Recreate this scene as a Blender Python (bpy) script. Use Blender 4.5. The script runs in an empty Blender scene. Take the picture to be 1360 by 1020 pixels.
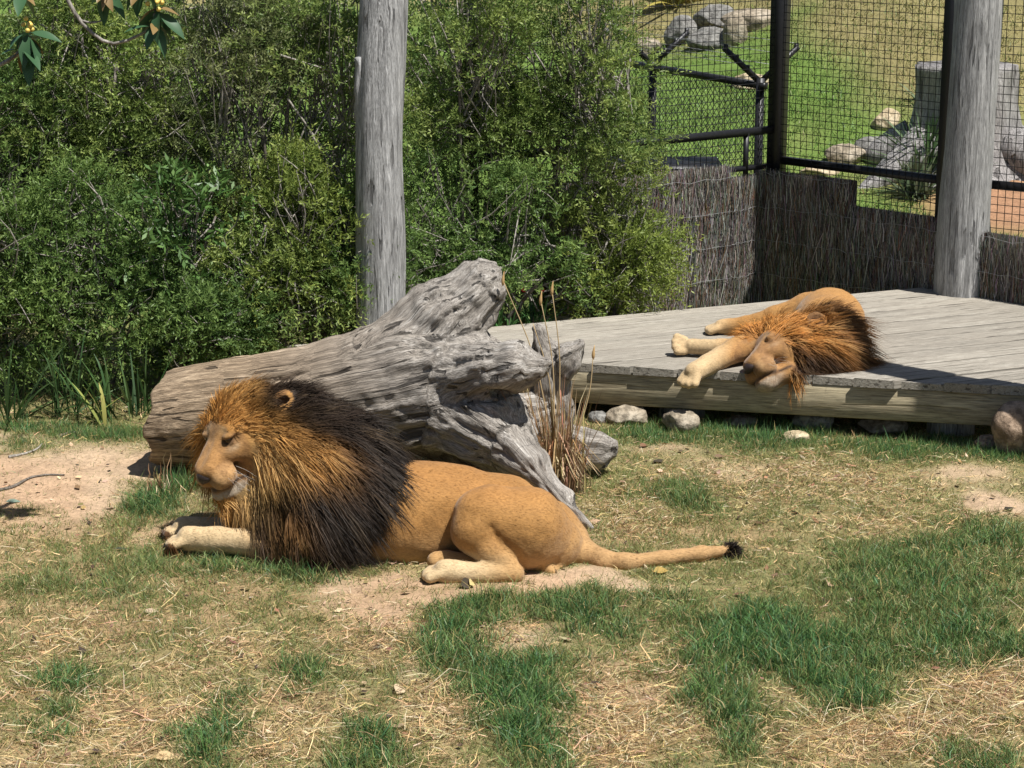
import bpy, math, random
import numpy as np
from mathutils import Vector, Matrix
# ------------------------------------------------------------------ camera, sky, sun, exposure
sc = bpy.context.scene
CAMH, PITCH, FPX = 3.2, math.radians(14.0), 2945.0
cam = bpy.data.cameras.new('camera'); camo = bpy.data.objects.new('camera', cam)
sc.collection.objects.link(camo); sc.camera = camo
camo.location = (0, 0, CAMH); camo.rotation_euler = (math.pi / 2 - PITCH, 0, 0)
cam.sensor_width = 36; cam.lens = 36 * FPX / 1360; cam.clip_end = 500; cam.clip_start = .1
SUN = Vector((.74, -.57, 1.98)).normalized()
wd = bpy.data.worlds.new('World'); sc.world = wd; wd.use_nodes = True
wn = wd.node_tree; sky = wn.nodes.new('ShaderNodeTexSky'); sky.sky_type = 'NISHITA'; sky.sun_disc = False
sky.sun_elevation = math.asin(SUN.z); sky.sun_rotation = math.atan2(SUN.x, SUN.y)
wn.links.new(sky.outputs[0], wn.nodes['Background'].inputs[0]); wn.nodes['Background'].inputs[1].default_value = .05
sl = bpy.data.lights.new('sun', 'SUN'); sl.energy = 5.0; sl.angle = math.radians(.5); sl.color = (1, .975, .93)
so = bpy.data.objects.new('sun', sl); so.rotation_euler = SUN.to_track_quat('Z', 'Y').to_euler(); sc.collection.objects.link(so)
sc.view_settings.view_transform = 'Standard'; sc.view_settings.look = 'None'
sc.view_settings.exposure = .52; sc.view_settings.gamma = 1
sc.cycles.max_bounces = 5; sc.cycles.transparent_max_bounces = 4; sc.cycles.diffuse_bounces = 3; sc.cycles.glossy_bounces = 2

rng = np.random.default_rng(7); random.seed(7)
# ------------------------------------------------------------------ helpers
CP, SP = math.cos(PITCH), math.sin(PITCH)
def ray(px, py):
    u, v = (px - 680) / FPX, -(py - 510) / FPX
    return np.array([u, CP + v * SP, -SP + v * CP])
def P(px, py, y):                       # the point at distance y that lies in this direction
    d = ray(px, py); return np.array([0, 0, CAMH]) + d * (y / d[1])
def G(px, py, z=0.):                    # the point of height z in this direction
    d = ray(px, py); return np.array([0, 0, CAMH]) + d * ((z - CAMH) / d[2])
def GT(px, py):                         # where this direction meets the terrain
    d = ray(px, py); t = np.arange(6, 60, .02); p = np.array([0, 0, CAMH]) + d * t[:, None]; k = np.argmax(p[:, 2] < hgt(p[:, 0], p[:, 1])); return p[k]
def SC(p): return FPX / (p[1] * CP - (p[2] - CAMH) * SP)     # pixels per metre at p
def nrm(a): a = np.asarray(a, float); return a / (np.linalg.norm(a, axis=-1, keepdims=True) + 1e-12)
def sstep(a, b, x): t = np.clip((x - a) / (b - a), 0, 1); return t * t * (3 - 2 * t)
def lerp(a, b, t): return a + (b - a) * t
def _h(i, j, k, s):
    n = (i.astype(np.int64) * 374761393 + j.astype(np.int64) * 668265263 + k.astype(np.int64) * 2147483647 + s * 974634777) & 0xFFFFFFFF
    n = ((n ^ (n >> 13)) * 1274126177) & 0xFFFFFFFF; n = n ^ (n >> 16)
    return (n & 0xFFFFFF).astype(np.float64) / 0xFFFFFF
def noise(p, s=0):                      # value noise, p (N,3) -> 0..1
    i = np.floor(p); f = p - i; f = f * f * (3 - 2 * f); i = i.astype(np.int64); r = 0
    for a in (0, 1):
        for b in (0, 1):
            for c in (0, 1):
                w = (f[:, 0] if a else 1 - f[:, 0]) * (f[:, 1] if b else 1 - f[:, 1]) * (f[:, 2] if c else 1 - f[:, 2])
                r = r + w * _h(i[:, 0] + a, i[:, 1] + b, i[:, 2] + c, s)
    return r
def fbm(p, s=0, o=3):
    r = 0; a = .5; t = 0
    for k in range(o): r = r + a * noise(p * 2 ** k, s + k); t += a; a *= .5
    return r / t
def n2(x, y, sc_, s=0, o=3): return fbm(np.stack([x * sc_, y * sc_, np.zeros_like(x)], 1), s, o)

def mesh(name, V, quads=None, tris=None, col=None, smooth=False, attrs=None):
    me = bpy.data.meshes.new(name); V = np.asarray(V, np.float32)
    parts = []; st = []; tot = []; off = 0
    for f, n in ((quads, 4), (tris, 3)):
        if f is not None and len(f):
            f = np.asarray(f, np.int32); parts.append(f.ravel()); st.append(off + np.arange(len(f)) * n); tot.append(np.full(len(f), n)); off += f.size
    L = np.concatenate(parts); st = np.concatenate(st).astype(np.int32)
    me.vertices.add(len(V)); me.vertices.foreach_set('co', V.ravel())
    me.loops.add(len(L)); me.loops.foreach_set('vertex_index', L)
    me.polygons.add(len(st)); me.polygons.foreach_set('loop_start', st)
    me.polygons.foreach_set('loop_total', np.concatenate(tot).astype(np.int32))
    if smooth: me.polygons.foreach_set('use_smooth', np.ones(len(st), bool))
    if col is not None:
        a = me.attributes.new('Col', 'FLOAT_COLOR', 'POINT'); c = np.ones((len(V), 4), np.float32); c[:, :3] = col; a.data.foreach_set('color', c.ravel())
    for k, v in (attrs or {}).items():
        v = np.asarray(v, np.float32)
        a = me.attributes.new(k, 'FLOAT' if v.ndim == 1 else 'FLOAT_VECTOR', 'POINT'); a.data.foreach_set('value' if v.ndim == 1 else 'vector', v.ravel())
    me.update(); me.validate(); return me
def ob(name, me, mat=None, parent=None, loc=None):
    o = bpy.data.objects.new(name, me); sc.collection.objects.link(o)
    if parent is not None: o.parent = parent
    if loc is not None: o.location = loc
    if mat is not None and me is not None and not me.materials: me.materials.append(mat)
    return o
def tag(o, label=None, cat=None, group=None, kind=None):
    for k, v in (('label', label), ('category', cat), ('group', group), ('kind', kind)):
        if v: o[k] = v
    return o
def empty(name, loc=(0, 0, 0)):
    o = bpy.data.objects.new(name, None); o.location = [float(c) for c in loc]; o.empty_display_size = .1; sc.collection.objects.link(o); return o
class MB:                                # gathers quads/tris of one mesh
    def __init__(s): s.V = []; s.Q = []; s.T = []; s.C = []; s.n = 0
    def add(s, V, Q=None, T=None, C=None):
        V = np.asarray(V, float)
        if Q is not None and len(Q): s.Q.append(np.asarray(Q) + s.n)
        if T is not None and len(T): s.T.append(np.asarray(T) + s.n)
        s.V.append(V); s.n += len(V)
        if C is not None: s.C.append(np.broadcast_to(np.asarray(C, float), (len(V), 3)))
    def me(s, name, smooth=False, off=None):
        V = np.concatenate(s.V)
        if off is not None: V = V - np.asarray(off)
        return mesh(name, V, np.concatenate(s.Q) if s.Q else None, np.concatenate(s.T) if s.T else None, np.concatenate(s.C) if s.C else None, smooth)
def tube(pts, rad, n=8, cap=True, ph=0.):
    pts = np.asarray(pts, float); rad = np.broadcast_to(np.asarray(rad, float), (len(pts),)); m = len(pts)
    tg = nrm(np.gradient(pts, axis=0)); ref = np.array([0, 0, 1.]) if abs(tg[0][2]) < .9 else np.array([1., 0, 0])
    V = []
    a = np.arange(n) * 2 * math.pi / n + ph
    u = nrm(np.cross(tg[0], ref))
    for i in range(m):
        u = nrm(u - tg[i] * np.dot(u, tg[i])); w = np.cross(tg[i], u)
        V.append(pts[i] + rad[i] * (np.cos(a)[:, None] * u + np.sin(a)[:, None] * w))
    V = np.concatenate(V); i = np.arange(m - 1)[:, None] * n; j = np.arange(n); k = (j + 1) % n
    Q = np.stack([i + j, i + k, i + n + k, i + n + j], -1).reshape(-1, 4); T = None
    if cap:
        c = len(V); V = np.concatenate([V, pts[:1], pts[-1:]])
        T = np.concatenate([np.stack([k, j, np.full(n, c)], 1), np.stack([(m - 1) * n + j, (m - 1) * n + k, np.full(n, c + 1)], 1)])
    return V, Q, T
def curve(pts, n):                       # Catmull-Rom through pts, also carries extra columns such as radius
    p = np.asarray(pts, float); p = np.concatenate([2 * p[:1] - p[1:2], p, 2 * p[-1:] - p[-2:-1]]); m = len(p) - 3
    t = np.linspace(0, m - 1e-6, n); i = t.astype(int); f = (t - i)[:, None]
    a, b, c, d = p[i], p[i + 1], p[i + 2], p[i + 3]
    return .5 * (2 * b + (c - a) * f + (2 * a - 5 * b + 4 * c - d) * f ** 2 + (3 * b - a - 3 * c + d) * f ** 3)
def box(cx, sx, R=None):
    V = np.array([[x, y, z] for z in (-.5, .5) for y in (-.5, .5) for x in (-.5, .5)]) * np.asarray(sx)
    if R is not None: V = V @ np.asarray(R)
    return V + np.asarray(cx), np.array([[0, 2, 3, 1], [4, 5, 7, 6], [0, 1, 5, 4], [2, 6, 7, 3], [0, 4, 6, 2], [1, 3, 7, 5]])
def bar(a, b, w, h=None):                # square bar from a to b
    a = np.asarray(a, float); b = np.asarray(b, float); d = nrm(b - a); up = np.array([0, 0, 1.]) if abs(d[2]) < .95 else np.array([0, 1., 0])
    s = nrm(np.cross(d, up)); t = np.cross(s, d); return box((a + b) / 2, (np.linalg.norm(b - a), w, h or w), np.stack([d, s, t]))
def strands(pts, w, wid, col0, col1):    # ribbons: pts (N,m,3), width vector w (N,3), wid (m,) or (N,m)
    N, m, _ = pts.shape; wid = np.broadcast_to(wid, (N, m))
    A = pts - w[:, None] * wid[..., None] / 2; B = pts + w[:, None] * wid[..., None] / 2
    V = np.stack([A, B], 2).reshape(-1, 3); b = (np.arange(N) * 2 * m)[:, None]; i = np.arange(m - 1) * 2
    Q = np.stack([b + i, b + i + 1, b + i + 3, b + i + 2], -1).reshape(-1, 4)
    t = np.linspace(0, 1, m)[None, :, None]; C = lerp(col0[:, None], col1[:, None], t); C = np.repeat(C, 2, 1).reshape(-1, 3)
    return V, Q, C
def blades(r, d, L, wid, bend, col0, col1, az=None):   # 3-triangle grass blades
    N = len(r); s = nrm(np.cross(d, rng.normal(size=(N, 3)))); w = s * wid[:, None] / 2
    m = r + d * (L * .55)[:, None]; d2 = nrm(d + bend); t = m + d2 * (L * .45)[:, None]
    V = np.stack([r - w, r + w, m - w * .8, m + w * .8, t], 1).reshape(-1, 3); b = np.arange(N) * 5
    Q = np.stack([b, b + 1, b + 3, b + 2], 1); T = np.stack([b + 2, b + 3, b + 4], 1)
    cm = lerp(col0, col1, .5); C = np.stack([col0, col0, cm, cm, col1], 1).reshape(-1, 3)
    return V, Q, T, C
def slips(r, d, L, wid, bend, col0, col1):     # one-triangle blades for short or distant grass
    N = len(r); w = nrm(np.cross(d, rng.normal(size=(N, 3)))) * wid[:, None] * .6; t = r + nrm(d + bend * .35) * (L * .95)[:, None]
    V = np.stack([r - w, r + w, t], 1).reshape(-1, 3); return V, np.arange(3 * N).reshape(-1, 3), np.stack([col0, col0, col1], 1).reshape(-1, 3)
def jit(c, n, s=.15):                    # colour c repeated with brightness and hue jitter
    return np.asarray(c) * (1 + rng.normal(0, s, (n, 1))).clip(.4, 1.8) * (1 + rng.normal(0, s * .3, (n, 3)))

# ------------------------------------------------------------------ materials
def mat(name):
    m = bpy.data.materials.new(name); m.use_nodes = True; nt = m.node_tree; b = nt.nodes['Principled BSDF']; return m, nt, b
def nd(nt, t, **k):
    n = nt.nodes.new(t)
    for a, v in k.items():
        if a.startswith('i_'): n.inputs[int(a[2:]) if a[2:].isdigit() else a[2:].replace('_', ' ')].default_value = v
        else: setattr(n, a, v)
    return n
def ramp(nt, fac, stops):
    r = nt.nodes.new('ShaderNodeValToRGB'); e = r.color_ramp.elements
    while len(e) < len(stops): e.new(.5)
    for x, (p, c) in zip(e, stops): x.position = p; x.color = (*c, 1) if not np.isscalar(c) else (c, c, c, 1)
    nt.links.new(fac, r.inputs[0]); return r.outputs[0]
def mapping(nt, src, scale, rot=(0, 0, 0)):
    m = nd(nt, 'ShaderNodeMapping'); m.inputs['Scale'].default_value = scale; m.inputs['Rotation'].default_value = rot; nt.links.new(src, m.inputs[0]); return m.outputs[0]
def ntex(nt, vec, scale, detail=4, rough=.55, dist=0):
    n = nd(nt, 'ShaderNodeTexNoise'); n.inputs['Scale'].default_value = scale; n.inputs['Detail'].default_value = detail; n.inputs['Roughness'].default_value = rough; n.inputs['Distortion'].default_value = dist
    nt.links.new(vec, n.inputs['Vector']); return n.outputs[0]
def mixc(nt, f, a, b, mode='MIX'):
    m = nd(nt, 'ShaderNodeMix', data_type='RGBA', blend_type=mode)
    for s, v in ((m.inputs[0], f), (m.inputs[6], a), (m.inputs[7], b)):
        if isinstance(v, bpy.types.NodeSocket): nt.links.new(v, s)
        elif np.isscalar(v): s.default_value = v if s.type == 'VALUE' else (v, v, v, 1)
        else: s.default_value = (*v, 1)
    return m.outputs[2]
def bump(nt, b, h, strength=.5, dist=.01, prev=None):
    n = nd(nt, 'ShaderNodeBump'); n.inputs['Strength'].default_value = strength; n.inputs['Distance'].default_value = dist
    nt.links.new(h, n.inputs['Height'])
    if prev is not None: nt.links.new(prev, n.inputs['Normal'])
    nt.links.new(n.outputs[0], b.inputs['Normal']); return n.outputs[0]
def attr(nt, name='Col'):
    a = nd(nt, 'ShaderNodeAttribute', attribute_name=name); return a
def leafmat(name, rough=.5, trans=.3, spec=.3):
    m, nt, b = mat(name); a = attr(nt); nt.links.new(a.outputs[0], b.inputs['Base Color']); b.inputs['Roughness'].default_value = rough
    b.inputs['Specular IOR Level'].default_value = spec
    if trans:
        t = nd(nt, 'ShaderNodeBsdfTranslucent'); nt.links.new(a.outputs[0], t.inputs[0]); mx = nd(nt, 'ShaderNodeMixShader'); mx.inputs[0].default_value = trans
        nt.links.new(b.outputs[0], mx.inputs[1]); nt.links.new(t.outputs[0], mx.inputs[2]); nt.links.new(mx.outputs[0], nt.nodes['Material Output'].inputs[0])
    return m
M = {}
M['grass'] = leafmat('grass_blade', .5, .3, .35)
M['leaf'] = leafmat('small_leaf', .5, .38, .3)
M['bigleaf'] = leafmat('glossy_leaf', .42, .2, .4)
M['hair'] = leafmat('mane_hair', .6, .12, .18)
M['dry'] = leafmat('dry_grass', .7, .2, .2)
def woodmat(name, dark, mid, light, coord='Object', scale=(30, 30, 1.6), bdist=.012, crack=.5, rot=(0, 0, 0), rnd=0., knots=False):
    m, nt, b = mat(name)
    if coord == 'grain': src = attr(nt, 'grain').outputs['Vector']
    else: src = nd(nt, 'ShaderNodeTexCoord').outputs['Object']
    v = mapping(nt, src, scale, rot)
    g = ntex(nt, v, 1., 6, .65, .35); g2 = ntex(nt, mapping(nt, src, tuple(s * 3.1 for s in scale), rot), 1., 4, .6)
    blot = ntex(nt, src, 2.2, 3, .5); g3 = ntex(nt, mapping(nt, src, tuple(s * 7 for s in scale), rot), 1., 4, .7)
    c = ramp(nt, g, [(.28, dark), (.47, mid), (.72, light)])
    c = mixc(nt, ramp(nt, g2, [(.35, 1.), (.55, 0.)]), c, tuple(x * .6 for x in mid))
    c = mixc(nt, ramp(nt, blot, [(.35, 0.), (.7, .55)]), c, tuple(.35 * a + .65 * b_ for a, b_ in zip(dark, mid)))
    ck = ramp(nt, ntex(nt, mapping(nt, src, tuple(s * .8 for s in scale), rot), 1., 2, .4, .8), [(.0, 1.), (.33, 1.), (.37, 0.)])
    c = mixc(nt, mixc(nt, crack, 0., ck), c, tuple(x * .25 for x in dark))
    c = mixc(nt, 1., c, ramp(nt, g3, [(.32, .45), (.5, 1.), (.7, 1.28)]), 'MULTIPLY')
    if rnd:
        oi = nd(nt, 'ShaderNodeObjectInfo'); c = mixc(nt, 1., c, ramp(nt, oi.outputs['Random'], [(0, 1 - rnd), (1, 1 + rnd * .5)]), 'MULTIPLY')
    nt.links.new(c, b.inputs['Base Color']); b.inputs['Roughness'].default_value = .85; b.inputs['Specular IOR Level'].default_value = .2
    h = nd(nt, 'ShaderNodeMath', operation='SUBTRACT'); nt.links.new(g, h.inputs[0]); nt.links.new(ck, h.inputs[1])
    n1 = bump(nt, b, h.outputs[0], .9, bdist); n1 = bump(nt, b, g2, .7, bdist * .4, n1); bump(nt, b, g3, .6, bdist * .25, n1)
    return m
M['pole'] = woodmat('weathered_pole', (.09, .085, .08), (.38, .375, .365), (.70, .69, .67), scale=(48, 48, 2.6))
M['log'] = woodmat('driftwood', (.05, .044, .04), (.33, .295, .255), (.60, .565, .515), coord='grain', scale=(1., 1., 1.), bdist=.02, crack=.75)
M['plank'] = woodmat('deck_plank', (.13, .105, .08), (.37, .335, .28), (.52, .485, .415), scale=(2.6, 95, 95), bdist=.004, crack=.6, rnd=.16)
M['beam'] = woodmat('beam_timber', (.2, .16, .10), (.42, .355, .23), (.54, .47, .33), scale=(1.5, 30, 30), bdist=.003, crack=.25)
M['bark'] = woodmat('twig_bark', (.06, .05, .04), (.17, .145, .12), (.3, .27, .24), scale=(30, 30, 8), bdist=.003)
M['stump'] = woodmat('old_stump', (.10, .09, .085), (.33, .31, .30), (.5, .48, .46), scale=(16, 16, 2.5), bdist=.03, crack=.6)
def simple(name, col, rough=.5, metal=0., spec=.5):
    m, nt, b = mat(name); tc = nd(nt, 'ShaderNodeTexCoord'); n = ntex(nt, tc.outputs['Object'], 40, 3)
    c = ramp(nt, n, [(.3, tuple(x * .75 for x in col)), (.7, tuple(min(1, x * 1.2) for x in col))]); nt.links.new(c, b.inputs['Base Color'])
    b.inputs['Roughness'].default_value = rough; b.inputs['Metallic'].default_value = metal; b.inputs['Specular IOR Level'].default_value = spec; return m
M['steel'] = simple('black_painted_steel', (.012, .012, .014), .45)
M['wire'] = simple('dark_wire', (.015, .015, .017), .5)
M['galv'] = simple('galvanised_wire', (.4, .4, .4), .4, .6)
M['eye'] = simple('lion_eye', (.05, .025, .008), .12)
M['nose'] = simple('lion_nose', (.035, .022, .02), .5)
M['claw'] = simple('claw_horn', (.03, .025, .02), .35)
def rockmat(name, a, b_, c_):
    m, nt, b = mat(name); tc = nd(nt, 'ShaderNodeTexCoord').outputs['Object']
    n = ntex(nt, tc, 5, 8, .65); s = ntex(nt, tc, 22, 5, .7)
    c = ramp(nt, n, [(.3, a), (.5, b_), (.7, c_)]); c = mixc(nt, ramp(nt, s, [(.42, .6), (.55, 0.)]), c, tuple(x * .45 for x in a))
    nt.links.new(c, b.inputs['Base Color']); b.inputs['Roughness'].default_value = .9; b.inputs['Specular IOR Level'].default_value = .2
    n1 = bump(nt, b, n, .7, .05); bump(nt, b, s, .6, .015, n1); return m
M['rock'] = rockmat('sandstone', (.22, .18, .13), (.36, .30, .22), (.48, .42, .33))
M['greyrock'] = rockmat('grey_rock', (.12, .115, .105), (.24, .23, .21), (.36, .35, .32))
M['redrock'] = rockmat('rough_brown_rock', (.17, .12, .08), (.33, .24, .17), (.45, .34, .25))
M['paleboulder'] = rockmat('pale_boulder', (.38, .29, .17), (.52, .42, .27), (.62, .53, .38))
# ground: colour attribute with the patches, fine grain and bump on top
m, nt, b = mat('ground_soil'); a = attr(nt).outputs[0]; tc = nd(nt, 'ShaderNodeTexCoord').outputs['Object']
n = ntex(nt, tc, 55, 6, .7); n_ = ntex(nt, tc, 9, 5, .6)
c = mixc(nt, 1., a, ramp(nt, n, [(.3, .62), (.5, 1.), (.75, 1.3)]), 'MULTIPLY'); c = mixc(nt, 1., c, ramp(nt, n_, [(.3, .8), (.7, 1.15)]), 'MULTIPLY')
nt.links.new(c, b.inputs['Base Color']); b.inputs['Roughness'].default_value = .95; b.inputs['Specular IOR Level'].default_value = .1
n1 = bump(nt, b, n_, .6, .03); bump(nt, b, n, .8, .012, n1); M['ground'] = m
# brush fencing backing, lion coat
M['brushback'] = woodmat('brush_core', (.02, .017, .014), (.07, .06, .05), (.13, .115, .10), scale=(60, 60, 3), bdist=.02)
m, nt, b = mat('lion_coat'); a = attr(nt).outputs[0]; tc = nd(nt, 'ShaderNodeTexCoord').outputs['Object']
n = ntex(nt, mapping(nt, tc, (60, 160, 160), (0, .15, 0)), 1., 4, .6); n_ = ntex(nt, tc, 9, 4, .6)
c = mixc(nt, 1., a, ramp(nt, n, [(.3, .78), (.7, 1.16)]), 'MULTIPLY'); c = mixc(nt, 1., c, ramp(nt, n_, [(.3, .88), (.7, 1.1)]), 'MULTIPLY')
nt.links.new(c, b.inputs['Base Color']); b.inputs['Roughness'].default_value = .75; b.inputs['Specular IOR Level'].default_value = .2
b.inputs['Sheen Weight'].default_value = .15; b.inputs['Sheen Roughness'].default_value = .5
n1 = bump(nt, b, n_, .35, .02); bump(nt, b, n, .5, .004, n1); M['coat'] = m

# ------------------------------------------------------------------ signed distance modelling
class SDF:
    def __init__(s, lo, hi, h):
        s.lo = np.asarray(lo, float); s.h = h; s.n = np.ceil((np.asarray(hi) - s.lo) / h).astype(int) + 1
        s.D = np.full(s.n, 1., np.float32); s.ax = [s.lo[i] + np.arange(s.n[i]) * h for i in range(3)]
    def _sub(s, lo, hi):
        i0 = np.clip(np.floor((lo - s.lo) / s.h).astype(int), 0, s.n); i1 = np.clip(np.ceil((hi - s.lo) / s.h).astype(int) + 1, 0, s.n)
        sl = tuple(slice(a, b) for a, b in zip(i0, i1))
        X = [s.ax[k][sl[k]].astype(np.float32).reshape([-1 if j == k else 1 for j in range(3)]) for k in range(3)]
        return sl, X
    def _put(s, sl, d, k, op):
        a = s.D[sl]
        if op == '+':
            h = np.maximum(k - np.abs(a - d), 0) / k; s.D[sl] = np.minimum(a, d) - h * h * k * .25
        else:
            d = -d; h = np.maximum(k - np.abs(a - d), 0) / k; s.D[sl] = np.maximum(a, d) + h * h * k * .25
    def cone(s, a, b, ra, rb, k=.03, op='+', sq=None):
        a = np.asarray(a, float); b = np.asarray(b, float); m = max(ra, rb) + k + .05
        sl, X = s._sub(np.minimum(a, b) - m, np.maximum(a, b) + m)
        if min(s.D[sl].shape) == 0: return
        ba = b - a; L = max(float(ba @ ba), 1e-9)
        p = [X[i] - np.float32(a[i]) for i in range(3)]
        t = np.clip((p[0] * ba[0] + p[1] * ba[1] + p[2] * ba[2]) / L, 0, 1)
        d = np.sqrt((p[0] - t * ba[0]) ** 2 + (p[1] - t * ba[1]) ** 2 + (p[2] - t * ba[2]) ** 2) - (ra + t * (rb - ra))
        s._put(sl, d.astype(np.float32), k, op)
    def ell(s, c, r, R=None, k=.03, op='+'):
        c = np.asarray(c, float); r = np.asarray(r, float); R = np.eye(3) if R is None else np.asarray(R)
        m = max(r) + k + .05; sl, X = s._sub(c - m, c + m)
        if min(s.D[sl].shape) == 0: return
        p = [X[i] - np.float32(c[i]) for i in range(3)]
        q = [(R[i][0] * p[0] + R[i][1] * p[1] + R[i][2] * p[2]) for i in range(3)]
        k0 = np.sqrt(sum((q[i] / r[i]) ** 2 for i in range(3))); k1 = np.sqrt(sum((q[i] / r[i] ** 2) ** 2 for i in range(3))) + 1e-6
        s._put(sl, (k0 * (k0 - 1) / k1).astype(np.float32), k, op)
    def sample(s, p):
        q = (p - s.lo) / s.h; i = np.clip(q.astype(int), 0, s.n - 2); f = q - i; r = 0
        for a in (0, 1):
            for b in (0, 1):
                for c in (0, 1):
                    r = r + (f[:, 0] if a else 1 - f[:, 0]) * (f[:, 1] if b else 1 - f[:, 1]) * (f[:, 2] if c else 1 - f[:, 2]) * s.D[i[:, 0] + a, i[:, 1] + b, i[:, 2] + c]
        return r
    def normal(s, p, e=None):
        e = e or s.h; g = np.stack([s.sample(p + np.eye(3)[k] * e) - s.sample(p - np.eye(3)[k] * e) for k in range(3)], 1); return nrm(g)
    def mesh(s):                         # surface nets
        D = s.D; neg = D < 0
        c = np.zeros(np.array(D.shape) - 1, np.int8); sh = c.shape
        for a in (0, 1):
            for b in (0, 1):
                for d in (0, 1): c += neg[a:a + sh[0], b:b + sh[1], d:d + sh[2]]
        I = np.argwhere((c > 0) & (c < 8)); idx = np.full(sh, -1, np.int32); idx[tuple(I.T)] = np.arange(len(I))
        acc = np.zeros((len(I), 3)); cnt = np.zeros(len(I))
        co = [np.array([a, b, d]) for a in (0, 1) for b in (0, 1) for d in (0, 1)]
        for A in co:
            for B in co:
                if (B - A).sum() == 1 and np.abs(B - A).sum() == 1:
                    va = D[tuple((I + A).T)]; vb = D[tuple((I + B).T)]; m = (va < 0) != (vb < 0)
                    t = (va / np.where(m, va - vb, 1))[:, None]
                    acc += np.where(m[:, None], A + t * (B - A), 0); cnt += m
        V = (I + acc / cnt[:, None]) * s.h + s.lo; Q = []
        for k in range(3):
            u, v = (k + 1) % 3, (k + 2) % 3
            s0 = [slice(None)] * 3; s1 = [slice(None)] * 3; s0[k] = slice(0, -1); s1[k] = slice(1, None)
            a = neg[tuple(s0)]; b = neg[tuple(s1)]
            E = np.argwhere(a != b); E = E[(E[:, u] > 0) & (E[:, v] > 0) & (E[:, u] < sh[u]) & (E[:, v] < sh[v])]
            fl = a[tuple(E.T)]; eu = np.eye(3, dtype=int)[u]; ev = np.eye(3, dtype=int)[v]
            q = np.stack([idx[tuple((E - eu - ev).T)], idx[tuple((E - ev).T)], idx[tuple(E.T)], idx[tuple((E - eu).T)]], 1)
            q[~fl] = q[~fl][:, ::-1]; Q.append(q)
        return V, np.concatenate(Q)
def relax(V, Q, it=1, f=.5):             # laplacian smoothing
    E = np.concatenate([Q[:, [0, 1]], Q[:, [1, 2]], Q[:, [2, 3]], Q[:, [3, 0]]]); E = np.concatenate([E, E[:, ::-1]])
    deg = np.bincount(E[:, 0], minlength=len(V))[:, None]
    for _ in range(it):
        S = np.stack([np.bincount(E[:, 0], V[E[:, 1], k], minlength=len(V)) for k in range(3)], 1); V = lerp(V, S / np.maximum(deg, 1), f)
    return V

# ------------------------------------------------------------------ ground
def hgt(x, y):
    x = np.asarray(x, float).ravel(); y = np.asarray(y, float).ravel()
    z = .05 * (n2(x, y, .9, 3) - .5) + .022 * (n2(x, y, 5., 4) - .5)
    z = z * sstep(40, 9, y) + .012 * (n2(x, y, 16, 5, 2) - .5)
    s = lerp(.10, .24, sstep(.5, 5., x - .05 * (y - 20)))
    z = z + s * np.maximum(y - 18.5, 0) ** 1.0 * sstep(17.5, 22, y) * sstep(95, 40, y) + sstep(95, 40, y) * .25 * (n2(x, y, .35, 8, 2) - .5) * sstep(18, 24, y)
    z = z - .05 * np.exp(-((y - 12.35 + .2 * (x - 1)) / .5) ** 2) * sstep(0, .6, x)     # shallow gully under the deck
    return z
def blobs(x, y, L):
    wx = x + .22 * (n2(x, y, 4., 21) - .5); wy = y + .6 * (n2(x, y, 3., 22) - .5); r = np.zeros_like(x)
    for px, py, rx, ry, w in L:
        c = G(px, py); k = SC(c); dep = math.atan2(CAMH, c[1]); q = ((wx - c[0]) * k / rx) ** 2 + ((wy - c[1]) * k * math.sin(dep) / ry) ** 2
        r = np.maximum(r, w * np.exp(-q ** 1.6))
    return r
DIRT = [(85, 640, 120, 58, 1), (-60, 640, 140, 65, 1), (180, 620, 60, 30, .9), (770, 775, 130, 16, 1), (620, 790, 120, 16, .8), (470, 775, 60, 22, .8), (500, 810, 70, 30, .75), (1335, 668, 60, 20, .95), (1290, 632, 60, 14, .7), (880, 600, 60, 10, .6), (960, 625, 70, 12, .5), (690, 850, 60, 20, .6), (215, 745, 60, 12, .5), (240, 700, 60, 20, .5), (500, 760, 130, 14, .8), (740, 680, 40, 20, .5), (840, 905, 60, 30, .45), (560, 900, 60, 30, .4), (280, 640, 40, 30, .4)]
LUSH = [(690, 930, 85, 62, 1), (720, 1000, 70, 50, 1), (1030, 860, 150, 52, 1), (960, 930, 60, 60, .85), (1120, 910, 60, 45, .9), (1290, 850, 100, 40, .8), (285, 970, 50, 38, .8), (500, 985, 50, 38, .9), (95, 905, 50, 34, .7), (610, 850, 70, 45, .8), (770, 825, 80, 34, .75), (410, 905, 45, 32, .6), (640, 815, 90, 20, .7), (1230, 770, 150, 60, .55), (1310, 720, 80, 40, .55), (1000, 575, 120, 26, .95), (1200, 590, 120, 20, .85), (860, 575, 60, 22, .7), (100, 573, 150, 12, .85), (235, 640, 42, 44, .85), (300, 745, 120, 24, .45), (420, 760, 60, 14, .6), (1330, 600, 60, 16, .8), (910, 660, 60, 24, .5), (880, 800, 90, 30, .45), (980, 1000, 40, 40, .6), (1290, 1010, 60, 30, .5), (140, 770, 120, 40, .3), (60, 965, 60, 20, .5), (1180, 840, 100, 50, .5)]
STRAW = [(850, 950, 130, 60, 1), (1170, 985, 170, 45, 1), (1320, 930, 90, 50, 1), (180, 960, 130, 50, .8), (590, 950, 60, 60, .8), (380, 960, 80, 50, .7), (500, 850, 80, 40, .6), (900, 870, 60, 30, .7), (660, 840, 40, 16, .9), (1050, 640, 200, 30, .55), (1200, 690, 150, 40, .4), (840, 680, 60, 40, .6), (60, 880, 80, 60, .5), (300, 870, 100, 40, .5), (30, 1010, 120, 40, .7)]
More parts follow.
